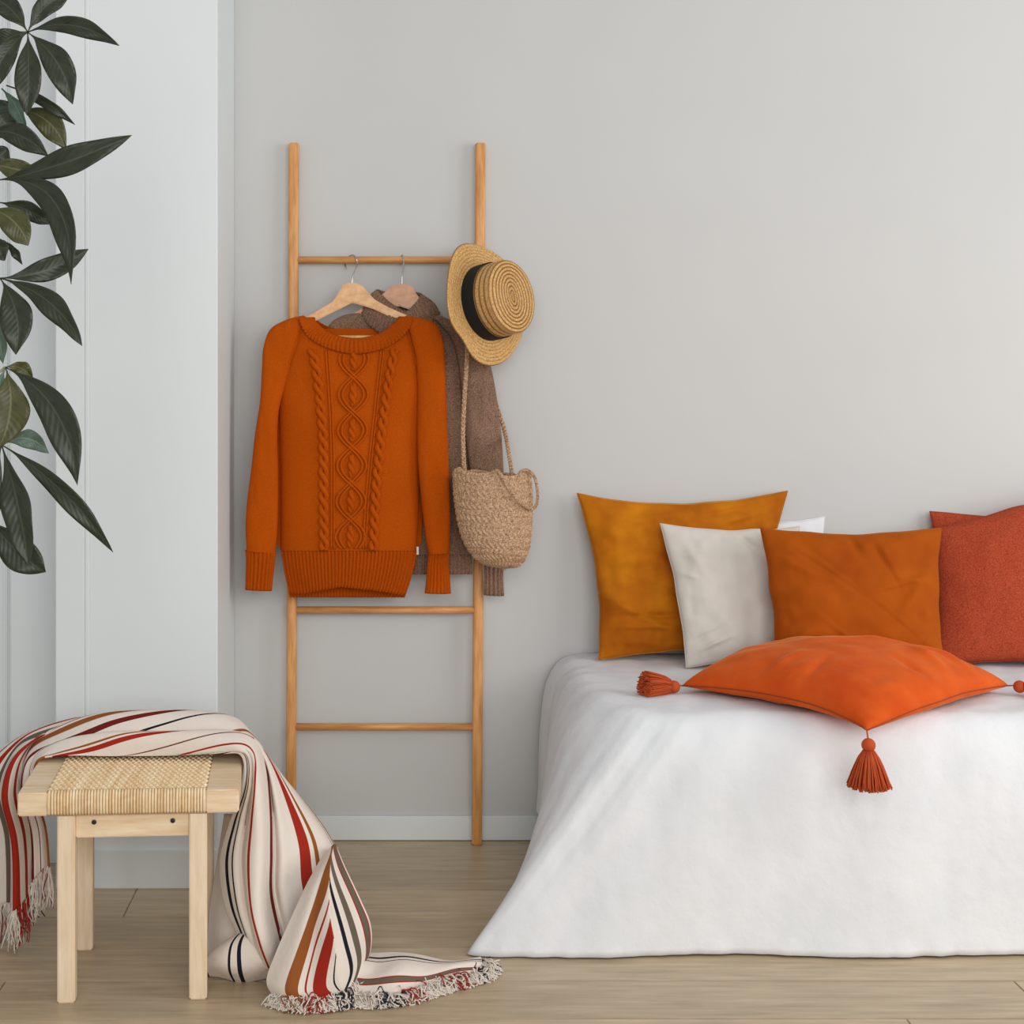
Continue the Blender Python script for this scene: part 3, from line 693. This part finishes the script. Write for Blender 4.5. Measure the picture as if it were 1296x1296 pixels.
solid(sleeve([(613, 710, 637, 710, .004), (613.5, 730, 636, 730, .004), (613, 753, 637, 754, .004)], YB - 0.006, 0.016, 160, 8, (13, 0.005), 0.002).obj('cuff', M['knit_brown'], bw), 0.002)
solid(sleeve([(418, 710, 394, 710), (417, 730, 395, 730), (418, 742, 394, 742)], YB - 0.002, 0.012, 160, 8, (13, 0.004), 0.001).obj('cuff', M['knit_brown'], bw), 0.002)
TI = [(478, 367, 0), (487, 377, -.016), (500, 387, -.024), (513, 394, -.026), (522, 388, -.020), (532, 374, 0), (524, 370, .018), (508, 372, .024), (490, 370, .018)]
TO = [(459, 394, 0), (466, 410, -.022), (485, 424, -.030), (508, 430, -.032), (532, 420, -.026), (556, 398, 0), (540, 396, .022), (508, 396, .026), (478, 394, .022)]
def tneck(u, v):
    def rp(Lp):
        n = len(Lp); x = (u % 1) * n; i = int(x); f = x - i
        q = [Vector(Lp[(i + k) % n]) for k in (-1, 0, 1, 2)]
        p = 0.5 * ((2 * q[1]) + (q[2] - q[0]) * f + (2 * q[0] - 5 * q[1] + 4 * q[2] - q[3]) * f * f + (3 * q[1] - q[0] - 3 * q[2] + q[3]) * f ** 3)
        return at(p.x, p.y, YB + p.z)
    p = rp(TI).lerp(rp(TO), v); c = Vector((at(508, 390, YB).x, YB, 0)); n = Vector((p.x - c.x, (p.y - c.y) * 2, 0)).normalized()
    return p + n * (0.010 * sin(PI * min(1, v * 1.1)) + 0.004 * (ribbing(u * 40, 1) - 0.5))
solid(G().grid(320, 12, tneck, cu=True).obj('turtleneck_collar', M['knit_brown'], bw), 0.005, 0)

# ------------------------------------------------------------------ straw hat
axis = Vector((0.673, -0.72, 0.15)).normalized()
maj = Vector((-0.218, 0, 0.976)); maj = (maj - axis * maj.dot(axis)).normalized(); mnr = maj.cross(axis).normalized()
HC = at(613, 384, 4.325)
hat = empty('straw_hat', HC, 'straw boater hat with a black ribbon hung on the ladder', 'hat')
def hp(r, th, h): return HC + mnr * (r * cos(th) * 0.93) + maj * (r * sin(th) * 1.03) + axis * h
def groove(x): return 1 - abs(cos(PI * x)) ** 9
def brim(u, v):
    th = 2 * PI * u; r = 0.099 + (0.165 - 0.099) * v
    wave = (0.013 * cos(2 * th + 0.4) + 0.006 * cos(3 * th - 0.9)) * v ** 1.5 - 0.004 * v
    dent = -0.022 * math.exp(-(((th - 3.75 + PI) % (2 * PI) - PI) / 0.34) ** 2) * v
    return hp(r + dent, th, wave + 0.0036 * groove(v * 7) + 0.0007 * sin(th * 150 + v * 60))
solid(G().grid(300, 72, brim, cu=True).obj('brim', M['straw_brim'], hat, uv=True), 0.0025, -1)
HH = 0.104
def crown(u, v):
    th = 2 * PI * u
    if v < 0.4: t = v / 0.4; return hp(0.0985 - 0.003 * t + 0.0018 * groove(t * 6), th, HH * t)
    t = (v - 0.4) / 0.6; r = 0.0955 * (1 - t)
    h = HH + 0.004 * min(1, t * 5) + 0.0026 * (groove(t * 9) - 1) + 0.0006 * sin(th * 120 + t * 80)
    return HC + mnr * (r * cos(th) * 0.93 * (1 - 0.35 * t)) + maj * (r * sin(th) * 1.03 + 0.016 * math.copysign(abs(sin(th)) ** 0.7, sin(th)) * t * (1 - t) ** 0.5) + axis * h
G().grid(240, 200, crown, cu=True).obj('crown', M['straw_crown'], hat, uv=True)
G().grid(90, 8, lambda u, v: hp(0.1018 + 0.0008 * sin(PI * v), 2 * PI * u, 0.0015 + 0.050 * v), cu=True).obj('ribbon_band', M['ribbon'], hat)

# ------------------------------------------------------------------ woven bag
YG = 4.315
bag = empty('jute_bag', at(625, 717, YG), 'round-bottomed woven jute shoulder bag hanging from the ladder', 'bag')
BA = [(598, 575, 670), (620, 575.5, 671.5), (640, 577.5, 672), (660, 580.5, 671.5), (680, 585.5, 670), (694, 592, 667.5), (704, 599, 664), (712, 608, 659), (717, 620, 652), (719, 634, 640)]
def bagf(u, v):
    n = len(BA) - 1
    vv = 1 - (1 - v) ** 1.35; q = cr([Vector(b) for b in BA], vv); th = 2 * PI * u
    cx = (q.y + q.z) / 2; rx = (q.z - q.y) / 2; wpx = rx * YG / F
    rows = 15.0; rv = (q.x - 598) / 121 * rows; row = int(rv); fr = rv - row
    rip = 0.0042 * (abs(sin(PI * fr)) ** 0.5)
    hb = 0.0022 * sin(th * 38 + (5.0 if row % 2 else -5.0) * fr + row * 2.4)
    ry = min(0.052, wpx * 0.62 + 0.004)
    k = 1 + (rip + hb) / max(0.02, wpx)
    py = q.x + 0.045 * (cx + rx * cos(th) - 623) - (3.0 * sin(th * 3 + 0.4) + 2 * sin(th * 5)) * (1 - v) ** 4
    return at(cx + rx * cos(th) * k, py, YG - ry * sin(th) * k)
g = G().grid(420, 150, bagf, cu=True)
solid(g.obj('bag_body', M['jute'], bag), 0.004, -1)
g = G()
sp_ = spline([at(589, 604, YG - 0.01), at(587, 585, YG - 0.012), at(586, 545, YG), at(588, 500, 4.33), at(591, 455, 4.345), at(593, 415, 4.36), at(596, 370, 4.405), at(597.5, 335, YR - 0.024), at(597.5, 323, YR - 0.012), at(597, 319.5, YR), at(597, 324, YR + 0.014)], 200)
braid(g, sp_, 0.0038, 0.0032, 26); g.obj('strap', M['jute'], bag)
g = G()
sp_ = spline([at(649, 607, YG + 0.0), at(647, 592, YG), at(643, 568, YG + 0.03), at(638, 543, 4.425), at(626, 505, 4.456), at(616, 465, 4.466), at(614.5, 425, 4.456), at(610, 370, 4.440), at(601, 336, YR - 0.022), at(600.5, 323, YR - 0.012), at(600.5, 319.5, YR), at(600.5, 324, YR + 0.014)], 200)
braid(g, sp_, 0.0036, 0.003, 26); g.obj('strap', M['jute'], bag)
g = G()
sp_ = spline([at(620, 600, YG - 0.05), at(630, 596, YG - 0.062), at(640, 612, YG - 0.066), at(652, 630, YG - 0.060), at(665, 641, YG - 0.045), at(674, 644, YG - 0.03), at(680, 636, YG - 0.03), at(680, 618, YG - 0.03), at(676, 603, YG - 0.03), at(667, 595, YG - 0.03), at(658, 598, YG - 0.035), at(655, 606, YG - 0.04)], 150)
braid(g, sp_, 0.0026, 0.0022, 20); g.obj('drawstring', M['jute'], bag)
G().tube(spline([at(577, 606, YG - 0.02), at(576, 597, YG - 0.02), at(582, 592, YG - 0.02), at(588, 600, YG - 0.02)], 20), 0.0025, 6).obj('drawstring', M['jute'], bag)

# ------------------------------------------------------------------ stool
SA = lt(4.0); SR = Matrix.Rotation(SA, 3, 'Z')
FL = at(22, 1035, 3.31); SO = Vector((FL.x, 3.31, 0))
SW, SD, ZS, ZB = 0.462, 0.42, 0.446, 0.397
def sl(x, y, z): return SO + SR @ Vector((x, y, 0)) + Vector((0, 0, z))
stool = empty('stool', sl(SW / 2, SD / 2, 0), 'pale pine stool with a woven cane seat, carrying a striped blanket', 'stool')
def sbox(name, x0, x1, y0, y1, z0, z1, mat, bev=0.003, par=None):
    o = G().box(sl((x0 + x1) / 2, (y0 + y1) / 2, (z0 + z1) / 2), (x1 - x0, y1 - y0, z1 - z0), SR, bev).obj(name, mat, par or stool); smooth_by_angle(o, 35); return o
sbox('seat_board', 0, 0.0625, 0, SD, ZB, ZS, M['pine_x'], 0.003)
sbox('seat_board', 0.392, SW, 0, SD, ZB, ZS, M['pine_x'], 0.003)
sbox('seat_rail', 0.058, 0.396, 0.004, 0.05, ZB + 0.004, ZS - 0.004, M['pine_x'])
sbox('seat_rail', 0.058, 0.396, SD - 0.05, SD - 0.004, ZB + 0.004, ZS - 0.004, M['pine_x'])
sbox('seat_panel', 0.058, 0.396, 0.05, SD - 0.05, ZB + 0.02, ZS - 0.005, M['pine_x'])
g = G(); NS = 52; x0, x1 = 0.062, 0.392; r = (x1 - x0) / NS / 2
for i in range(NS):                                   # strands wrapped over the front and back rails
    x = x0 + (i + 0.5) * 2 * r
    g.tube([sl(x, 0.008, ZB), sl(x, 0.0015, ZB + 0.006), sl(x, 0.0005, (ZS + ZB) / 2), sl(x, 0.0015, ZS - 0.006), sl(x, 0.008, ZS), sl(x, 0.016, ZS)], r * 0.98, 6)
    g.tube([sl(x, SD - 0.016, ZS), sl(x, SD - 0.003, ZS - 0.004), sl(x, SD - 0.001, ZB)], r * 0.98, 6)
g.obj('cane_wrapping', M['cane'], stool)['kind'] = 'stuff'
g = G(); NR = 24
for j in range(NR):                                    # cross strands weaving over and under
    y = 0.012 + (SD - 0.024) * (j + 0.5) / NR; pts = []
    for i in range(NS * 2 + 1):
        x = x0 + (x1 - x0) * i / (NS * 2)
        pts.append(sl(x, y, ZS - 0.001 + 0.0036 * sin(PI * i / 2 + PI * (j % 2))))
    g.tube(pts, 0.0042, 6)
for i in range(NS):
    x = x0 + (i + 0.5) * 2 * r
    g.tube([sl(x, 0.01, ZS), sl(x, SD / 2, ZS + 0.0006), sl(x, SD - 0.01, ZS)], r * 0.72, 6)
g.obj('cane_weave', M['cane'], stool)['kind'] = 'stuff'
LW = 0.037
for (x, y) in ((0.081, 0.008), (0.357, 0.008), (0.081, 0.315), (0.357, 0.315)):
    sbox('leg', x, x + LW, y, y + LW, 0, ZB, M['pine'], 0.003)
ap = sbox('apron', 0.081 + LW, 0.357, 0.018, 0.036, 0.345, ZB, M['pine_x'], 0.002)
sbox('apron', 0.081 + LW, 0.357, 0.325, 0.343, 0.345, ZB, M['pine_x'], 0.002)
sbox('apron', 0.09, 0.108, 0.008 + LW, 0.315, 0.345, ZB, M['pine'], 0.002)
sbox('apron', 0.367, 0.385, 0.008 + LW, 0.315, 0.345, ZB, M['pine'], 0.002)
for x in (0.157, 0.322):
    g = G(); c = sl(x, 0.0172, 0.378)
    g.tube([c, c + Vector((0, -0.0015, 0)), c + Vector((0, -0.0022, 0))], [0.0052, 0.0052, 0.003], 14)
    g.box(c + Vector((0, -0.0024, 0)), (0.006, 0.0008, 0.0012)); g.box(c + Vector((0, -0.0024, 0)), (0.0012, 0.0008, 0.006)); g.obj('screw', M['screw'], stool)

# ------------------------------------------------------------------ striped blanket
def S(rows): return [[at(*p) for p in r] for r in rows]
MAIN = S([
 [(62, 1098, 3.64), (46, 1108, 3.68), (28, 1142, 3.62), (5, 1148, 3.66), (-40, 1150, 3.76)],
 [(58, 1050, 3.64), (44, 1050, 3.68), (26, 1060, 3.60), (3, 1064, 3.67), (-45, 1060, 3.78)],
 [(46, 1008, 3.60), (32, 1002, 3.63), (14, 1000, 3.58), (-8, 1000, 3.68), (-35, 990, 3.82)],
 [(46, 966, 3.57), (40, 958, 3.63), (30, 950, 3.66), (22, 945, 3.74), (20, 935, 3.84)],
 [(74, 957, 3.58), (76, 938, 3.62), (80, 926, 3.67), (84, 917, 3.74), (88, 918, 3.84)],
 [(140, 957, 3.58), (140, 933, 3.59), (138, 917, 3.65), (140, 908, 3.72), (142, 918, 3.85)],
 [(215, 956, 3.58), (220, 938, 3.58), (222, 920, 3.63), (225, 907, 3.71), (230, 915, 3.85)],
 [(280, 954, 3.57), (285, 940, 3.57), (290, 926, 3.62), (290, 914, 3.70), (290, 922, 3.85)],
 [(306, 958, 3.56), (316, 952, 3.56), (322, 940, 3.60), (318, 930, 3.70), (318, 940, 3.82)],
 [(307, 1000, 3.55), (320, 990, 3.53), (336, 975, 3.57), (345, 962, 3.68), (345, 975, 3.82)],
 [(290, 1045, 3.54), (312, 1040, 3.49), (346, 1030, 3.52), (377, 1008, 3.66), (382, 1015, 3.80)],
 [(279, 1090, 3.52), (306, 1090, 3.44), (350, 1085, 3.46), (408, 1058, 3.60), (418, 1064, 3.74)],
 [(284, 1140, 3.49), (311, 1145, 3.41), (350, 1138, 3.43), (420, 1100, 3.56), (432, 1110, 3.68)],
 [(300, 1180, 3.46), (322, 1188, 3.39), (362, 1190, 3.41), (430, 1150, 3.53), (440, 1160, 3.63)],
 [(316, 1215, 3.46), (335, 1222, 3.43), (372, 1222, 3.44), (425, 1190, 3.54), (436, 1185, 3.60)]])
def stp(x): x = max(0, min(1, x)); return x * x * (3 - 2 * x)
def mainf(u, v):
    p = loft(MAIN, u, v)
    s = u * 14
    on = math.exp(-((s - 5.5) / 2.2) ** 4)
    p.z += on * (0.046 * (abs(sin(v * 7.6 - s * 0.6)) ** 0.7) - 0.030) * min(1, 2.2 * v)
    hang = 1 - on; rt = stp((s - 6.8) / 2.5)
    p.y += hang * (0.024 * sin(v * 14 + 0.5 * sin(s)) * rt + 0.034 * sin(v * 19 + 0.5 * sin(s)) * (1 - rt)) * min(1, 2.5 * v)
    p.y += hang * 0.06 * (math.exp(-((v - 0.47) / 0.04) ** 2) + 0.5 * math.exp(-((v - 0.24) / 0.035) ** 2)) * rt * (1 - stp((s - 12) / 2))
    p += Vector((0, -1, 0.3)) * 0.006 * nz(p, 9, 3)
    if on > 0.3 and p.z < ZS + 0.006: p.z = ZS + 0.006
    return p
ENDL = S([
 [(405, 1091, 3.50), (411, 1084, 3.505), (417, 1076, 3.52), (423, 1069, 3.545)],
 [(390, 1118, 3.43), (399, 1111, 3.415), (409, 1103, 3.41), (418, 1096, 3.42)],
 [(370, 1160, 3.38), (384, 1160, 3.355), (400, 1157, 3.345), (417, 1152, 3.335)],
 [(350, 1205, 3.355), (373, 1208, 3.325), (398, 1206, 3.325), (424, 1196, 3.31)],
 [(338, 1241, 3.34), (364, 1250, 3.30), (396, 1251, 3.30), (428, 1238, 3.30)],
 [(348, 1262, 3.33), (370, 1265, 3.30), (402, 1266, 3.295), (434, 1258, 3.31)]])
ENDR = S([
 [(422, 1069, 3.547), (424, 1070, 3.555), (425, 1072, 3.57)],
 [(417, 1096, 3.422), (425, 1095, 3.45), (435, 1096, 3.49)],
 [(416, 1152, 3.337), (434, 1146, 3.40), (455, 1138, 3.46)],
 [(423, 1196, 3.312), (444, 1190, 3.37), (468, 1170, 3.45)],
 [(427, 1238, 3.302), (448, 1226, 3.36), (468, 1202, 3.46)],
 [(433, 1258, 3.312), (446, 1248, 3.35), (456, 1236, 3.42)]])
def endl(u, v):
    p = loft(ENDL, u, v); p.y += 0.006 * sin(v * 10 + u * 3) * sin(PI * u) * sin(PI * v); p.z = max(p.z, 0.008); return p
def endr(u, v):
    p = loft(ENDR, u, v); p.y += 0.006 * sin(v * 8 + u * 4) * sin(PI * u) * sin(PI * v); p.z = max(p.z, 0.008); return p
def endf(u, v): return endl(u, v / 0.78) if v < 0.78 else endr(u, (v - 0.78) / 0.22)
ROLL = S([
 [(262, 1236, 3.455), (290, 1240, 3.45), (320, 1241, 3.45), (352, 1240, 3.45)],
 [(260, 1222, 3.44), (285, 1224, 3.40), (318, 1224, 3.40), (352, 1222, 3.42)],
 [(266, 1208, 3.45), (290, 1198, 3.41), (318, 1192, 3.41), (354, 1188, 3.43)],
 [(283, 1198, 3.49), (305, 1182, 3.45), (325, 1174, 3.44), (356, 1172, 3.46)],
 [(300, 1200, 3.52), (312, 1188, 3.50), (328, 1182, 3.50), (358, 1180, 3.50)]])
INNER = S([
 [(285, 1030, 3.66), (296, 1030, 3.62), (310, 1030, 3.60), (330, 1030, 3.58)],
 [(276, 1090, 3.64), (288, 1090, 3.58), (305, 1095, 3.55), (330, 1095, 3.56)],
 [(266, 1150, 3.60), (282, 1150, 3.54), (304, 1150, 3.52), (330, 1150, 3.54)],
 [(262, 1210, 3.58), (280, 1212, 3.52), (304, 1214, 3.50), (330, 1214, 3.50)]])
TRAIL = [[flo(448, 1206, .03), flo(470, 1207, .045), flo(500, 1206, .045), flo(530, 1209, .035), flo(570, 1217, .02), flo(608, 1212, .02)],
         [flo(446, 1222, .05), flo(470, 1220, .05), flo(500, 1221, .05), flo(535, 1220, .045), flo(575, 1222, .03), flo(612, 1218, .022)],
         [flo(442, 1240, .03), flo(465, 1238, .035), flo(500, 1238, .04), flo(538, 1234, .035), flo(578, 1228, .025), flo(613, 1222, .016)],
         [flo(440, 1262, .008), flo(470, 1262, .012), flo(505, 1258, .012), flo(542, 1248, .012), flo(580, 1238, .010), flo(608, 1230, .010)]]
bk = empty('striped_blanket', sl(SW, SD / 2, 0), 'cream blanket with red, brown and navy stripes thrown over the stool', 'blanket')
g = G()
g.grid(190, 90, mainf, m=0)
g.uv = [(x, (y + 0.68 * (1 - stp((x * 14 - 3.2) / 5.0))) / 1.7) for x, y in g.uv]
b0 = len(g.v); g.grid(60, 50, endl, m=1)
g.uv[b0:] = [(x, 0.01 + y * (endl(x, 1) - endl(x, 0)).length / 0.165) for x, y in g.uv[b0:]]
b0 = len(g.v); g.grid(60, 30, endr, m=3)
g.uv[b0:] = [(x, 0.01 + (1 - y) * (endr(x, 1) - endr(x, 0)).length / 0.22) for x, y in g.uv[b0:]]
def swapuv(gr, b): gr.uv[b:] = [(y, x) for x, y in gr.uv[b:]]
b0 = len(g.v); g.grid(24, 40, lambda u, v: loft(ROLL, u, v) + Vector((0, 0, 0.004 * sin(v * 9))), m=4)
g.uv[b0:] = [(x, min(0.99, y + 0.10 * x)) for x, y in g.uv[b0:]]
b0 = len(g.v); g.grid(24, 24, lambda u, v: loft(INNER, u, v), m=0)
g.uv[b0:] = [(x, 0.14 + 0.05 * y) for x, y in g.uv[b0:]]
b0 = len(g.v); g.grid(30, 60, lambda u, v: loft(TRAIL, u, v) + Vector((0, 0, 0.004 * sin(v * 16 + u * 2) * sin(PI * u))), m=2)
swapuv(g, b0)
co = g.obj('cloth', None, bk, uv=True, mats=[M['stripe_a'], M['stripe_b'], M['stripe_c'], M['stripe_d'], M['stripe_e']]); solid(co, 0.005, 0)
# fringes
fm = [M['yarn_cream'], M['yarn_red'], M['yarn_navy'], M['yarn_brown']]
def fringe(path, n, dirf, L, jit, colf, seed, floor=None, r=0.0013, curl=0.3):
    rnd = random.Random(seed); g = G()
    for i in range(n):
        t = (i + rnd.random()) / n; p0 = cr(path, t); d = Vector(dirf(t)).normalized()
        d = (d + Vector((rnd.gauss(0, jit), rnd.gauss(0, jit), rnd.gauss(0, jit)))).normalized(); LL = L * rnd.uniform(0.6, 1.1)
        side = Vector((rnd.gauss(0, 1), rnd.gauss(0, 1), rnd.gauss(0, 1))) * LL * curl * 0.4
        pts = [p0 + Vector((rnd.gauss(0, .002), rnd.gauss(0, .002), rnd.gauss(0, .002)))]
        for j in (1, 2, 3):
            q = p0 + d * LL * j / 3 + side * sin(PI * j / 3) + Vector((rnd.gauss(0, 1), rnd.gauss(0, 1), rnd.gauss(0, 1))) * 0.003
            if floor is not None: q.z = max(floor + rnd.uniform(0.001, 0.016) * (1 - j / 5), q.z - 0.006 * j)
            pts.append(q)
        g.tube(spline(pts, 7), r, 4, colf(t, rnd), flat=1)
    o = g.obj('fringe', None, bk, mats=fm); o['kind'] = 'stuff'
def cf1(t, rnd):
    x = rnd.random()
    if .2 < t < .34: return 3 if x < .35 else 0
    if .4 < t < .62: return 1 if x < .4 else 0
    if .7 < t < .86: return 2 if x < .55 else 0
    return 0
fringe([endf(1, k / 12) + Vector((0, 0, 0.004)) for k in range(13)], 1100, lambda t: (0.5 * (t - 0.5), -0.75, -0.25), 0.03, 0.55, cf1, 5, 0.0, 0.0015, 0.5)
def cf2(t, rnd):
    x = rnd.random()
    if .22 < t < .4: return 2 if x < .35 else 0
    if .4 < t < .52: return 1 if x < .4 else 0
    if .7 < t < .82: return 1 if x < .6 else 0
    if t > .9: return 2 if x < .35 else 0
    return 0
fringe([loft(TRAIL, 1, k / 12) for k in range(13)] , 1500, lambda t: (0.35 + 0.3 * t, -0.75 + 0.4 * t, 0.0), 0.04, 0.5, cf2, 6, 0.0, 0.0015, 0.5)
fringe([loft(TRAIL, 0.25 + 0.75 * k / 6, 1) for k in range(7)], 260, lambda t: (1, -0.2 - 0.4 * t, 0.0), 0.035, 0.4, lambda t, r_: 2 if r_.random() < .3 and t < .5 else 0, 8, 0.0, 0.0015, 0.5)
def cfl(t, rnd):
    x = rnd.random()
    if .42 < t < .55: return 1 if x < .8 else 0
    if .25 < t < .36: return 2 if x < .35 else 0
    return 1 if x < .05 else 0
fringe([mainf(0, k / 12) for k in range(13)], 420, lambda t: (0.0, -0.05, -1), 0.085, 0.10, cfl, 7, None, 0.0014, 0.15)

# ------------------------------------------------------------------ money tree at the left
YT = 3.0
plant = empty('potted_plant', (-1.02, YT, 0), 'tall houseplant with dark glossy five-fingered leaves beside the white door', 'plant')
PX, PYc = -1.02, YT
pr = [(0.0, 0.0), (0.11, 0.0), (0.118, 0.01), (0.145, 0.26), (0.148, 0.27), (0.138, 0.27), (0.132, 0.235), (0.0, 0.235)]
G().grid(40, 7, lambda u, v: (PX + pr[round(v * 6)][0] * cos(2 * PI * u), PYc + pr[round(v * 6)][0] * sin(2 * PI * u), pr[round(v * 6)][1]), cu=True).obj('pot', M['pot'], plant)
G().grid(24, 4, lambda u, v: (PX + 0.134 * v * cos(2 * PI * u), PYc + 0.134 * v * sin(2 * PI * u), 0.24 + 0.004 * nz((u * 9, v * 5, 0), 1)), cu=True).obj('soil', M['soil'], plant)
trunk = spline([(PX, PYc, 0.2), (PX + 0.02, PYc, 0.6), (PX - 0.01, PYc + 0.02, 1.0), (PX + 0.02, PYc, 1.5), (PX + 0.06, PYc, 2.1)], 30)
G().tube(trunk, [0.028 - 0.018 * i / 29 for i in range(30)], 10).obj('trunk', M['bark'], plant)
def leaf(b, t, wpx, arch=(0, 0), mat='leaf', dy=0.0, fold=0.25, roll=0.0, droop=0.0, mid=0.45):
    B = at(b[0], b[1], YT + (b[2] if len(b) > 2 else 0)); T = at(t[0], t[1], YT + (t[2] if len(t) > 2 else 0)); k = YT / F
    ax = T - B; L = ax.length; a = ax.normalized()
    view = Vector((0, -1, 0)); sd = a.cross(view).normalized(); sd = (Matrix.Rotation(roll, 3, a) @ sd); up = sd.cross(a).normalized()
    A = Vector((arch[0] * k, 0, -arch[1] * k))
    NU, NVV = 26, 9
    def fn(u, v):
        c = B + ax * u + A * 4 * u * (1 - u)
        w = wpx * k / 2 * (sin(PI * max(0, (u - 0.07) / 0.93) ** 1.12) ** 0.95 if 0.07 < u < 1 else 0) * 1.12 + 0.0012 * (u < 0.12)
        w *= 1 + 0.03 * sin(u * 13 + L * 90)
        s = 2 * v - 1
        p = c + sd * s * w + up * (abs(s) * w * fold) + up * (0.003 * sin(u * 15 + s * 2 + L * 50) * abs(s)) * min(1, w / 0.01)
        p.y += -0.10 * L * sin(PI * u) * 0.5 + droop * u * u
        return p
    g = G().grid(NU, NVV, fn); solid(g.obj('leaf', M[mat], plant, uv=True), 0.0012, 0)
NA, NC, ND, NE, NF_ = (35, 41), (-3, 228), (0, 352), (7, 465), (2, 563)
LV = [
 (NA, (151, 58, -.04), 22, (0, -16), 'leaf', .15, 0.3), (NA, (92, 132, -.03), 33, (10, -6), 'leaf', .2, 0), (NA, (34, 146, -.03), 31, (3, 0), 'leaf', .2, 0),
 (NA, (-12, 118, -.02), 30, (-6, -6), 'leaf', .2, 0), (NA, (92, -10, .02), 25, (-5, -6), 'leaf', .2, 0), (NA, (-14, -4, .03), 27, (4, -6), 'leaf', .2, 0), (NA, (-16, 72, .02), 26, (0, -6), 'leaf', .2, 0),
 ((8, 108, .05), (95, 158, .05), 13, (4, -4), 'leaf', .2, .4), ((2, 112, .06), (32, 168, .04), 20, (6, -2), 'leaf_grey', .3, .5), ((22, 138, .08), (84, 190, .06), 30, (8, -10), 'leaf_olive', .2, 0),
 ((-14, 168, .06), (62, 198, .03), 28, (0, -12), 'leaf', .2, .2), ((-20, 120, .08), (22, 176, .08), 44, (0, 0), 'leaf', .1, 0), ((-18, 190, .08), (14, 206, .08), 28, (0, 0), 'leaf', .1, 0),
 (NC, (167, 171, -.06), 31, (-2, 9), 'leaf', .22, 0), ((-14, 205, .03), (50, 219, .02), 24, (0, 2), 'leaf_olive', .2, .0), (NC, (90, 360, -.08), 36, (28, -36), 'leaf', .25, .35), ((-2, 256, .05), (64, 284, .05), 22, (4, -4), 'leaf', .2, .2),
 ((-14, 262, -.02), (36, 311, -.04), 34, (8, -5), 'leaf_olive', .15, 0), ((4, 304, .05), (28, 335, .05), 10, (2, -2), 'leaf', .2, .3), ((-12, 296, .02), (6, 330, .02), 24, (0, 0), 'leaf', .2, 0),
 (ND, (112, 315, .03), 27, (4, 9), 'leaf', .2, 0), (ND, (104, 438, -.05), 28, (12, -12), 'leaf', .2, .2), (ND, (20, 449, -.04), 38, (12, -2), 'leaf', .2, 0), ((-12, 372, .02), (4, 460, .02), 24, (2, 0), 'leaf_grey', .3, .3),
 (NE, (98, 614, -.06), 40, (20, -18), 'leaf', .2, .1), (NE, (-2, 568, -.02), 46, (12, 0), 'leaf_olive', .1, 0), (NE, (42, 482, .03), 18, (2, -8), 'leaf_olive', .2, 0), (NE, (-20, 545, .0), 30, (0, 0), 'leaf_grey', .2, 0),
 (NF_, (143, 699, -.05), 24, (8, -10), 'leaf', .25, .2), (NF_, (36, 716, -.06), 37, (6, 0), 'leaf', .35, .25), (NF_, (62, 574, .05), 22, (2, -14), 'leaf_grey', .2, 0), ((-18, 652, .02), (58, 724, .0), 40, (2, 8), 'leaf', .15, 0),
 (NF_, (-30, 690, .02), 36, (0, 0), 'leaf', .2, 0)]
for (b, t, w, ar, m, fo, ro) in LV: leaf(b, t, w, ar, m, 0, fo, ro)
for (nx, ny), tz in ((NA, 1.9), (NC, 1.62), (ND, 1.4), (NE, 1.2), (NF_, 1.05), ((-18, 120), 1.75), ((-18, 658), 0.98)):
    e = at(nx, ny, YT + 0.01); s0 = cr(trunk, (tz - 0.2) / 1.9)
    G().tube(spline([s0, s0.lerp(e, 0.5) + Vector((0, 0, 0.03)), e], 12), [0.004 - 0.0012 * i / 11 for i in range(12)], 7).obj('leaf_stalk', M['petiole'], plant)
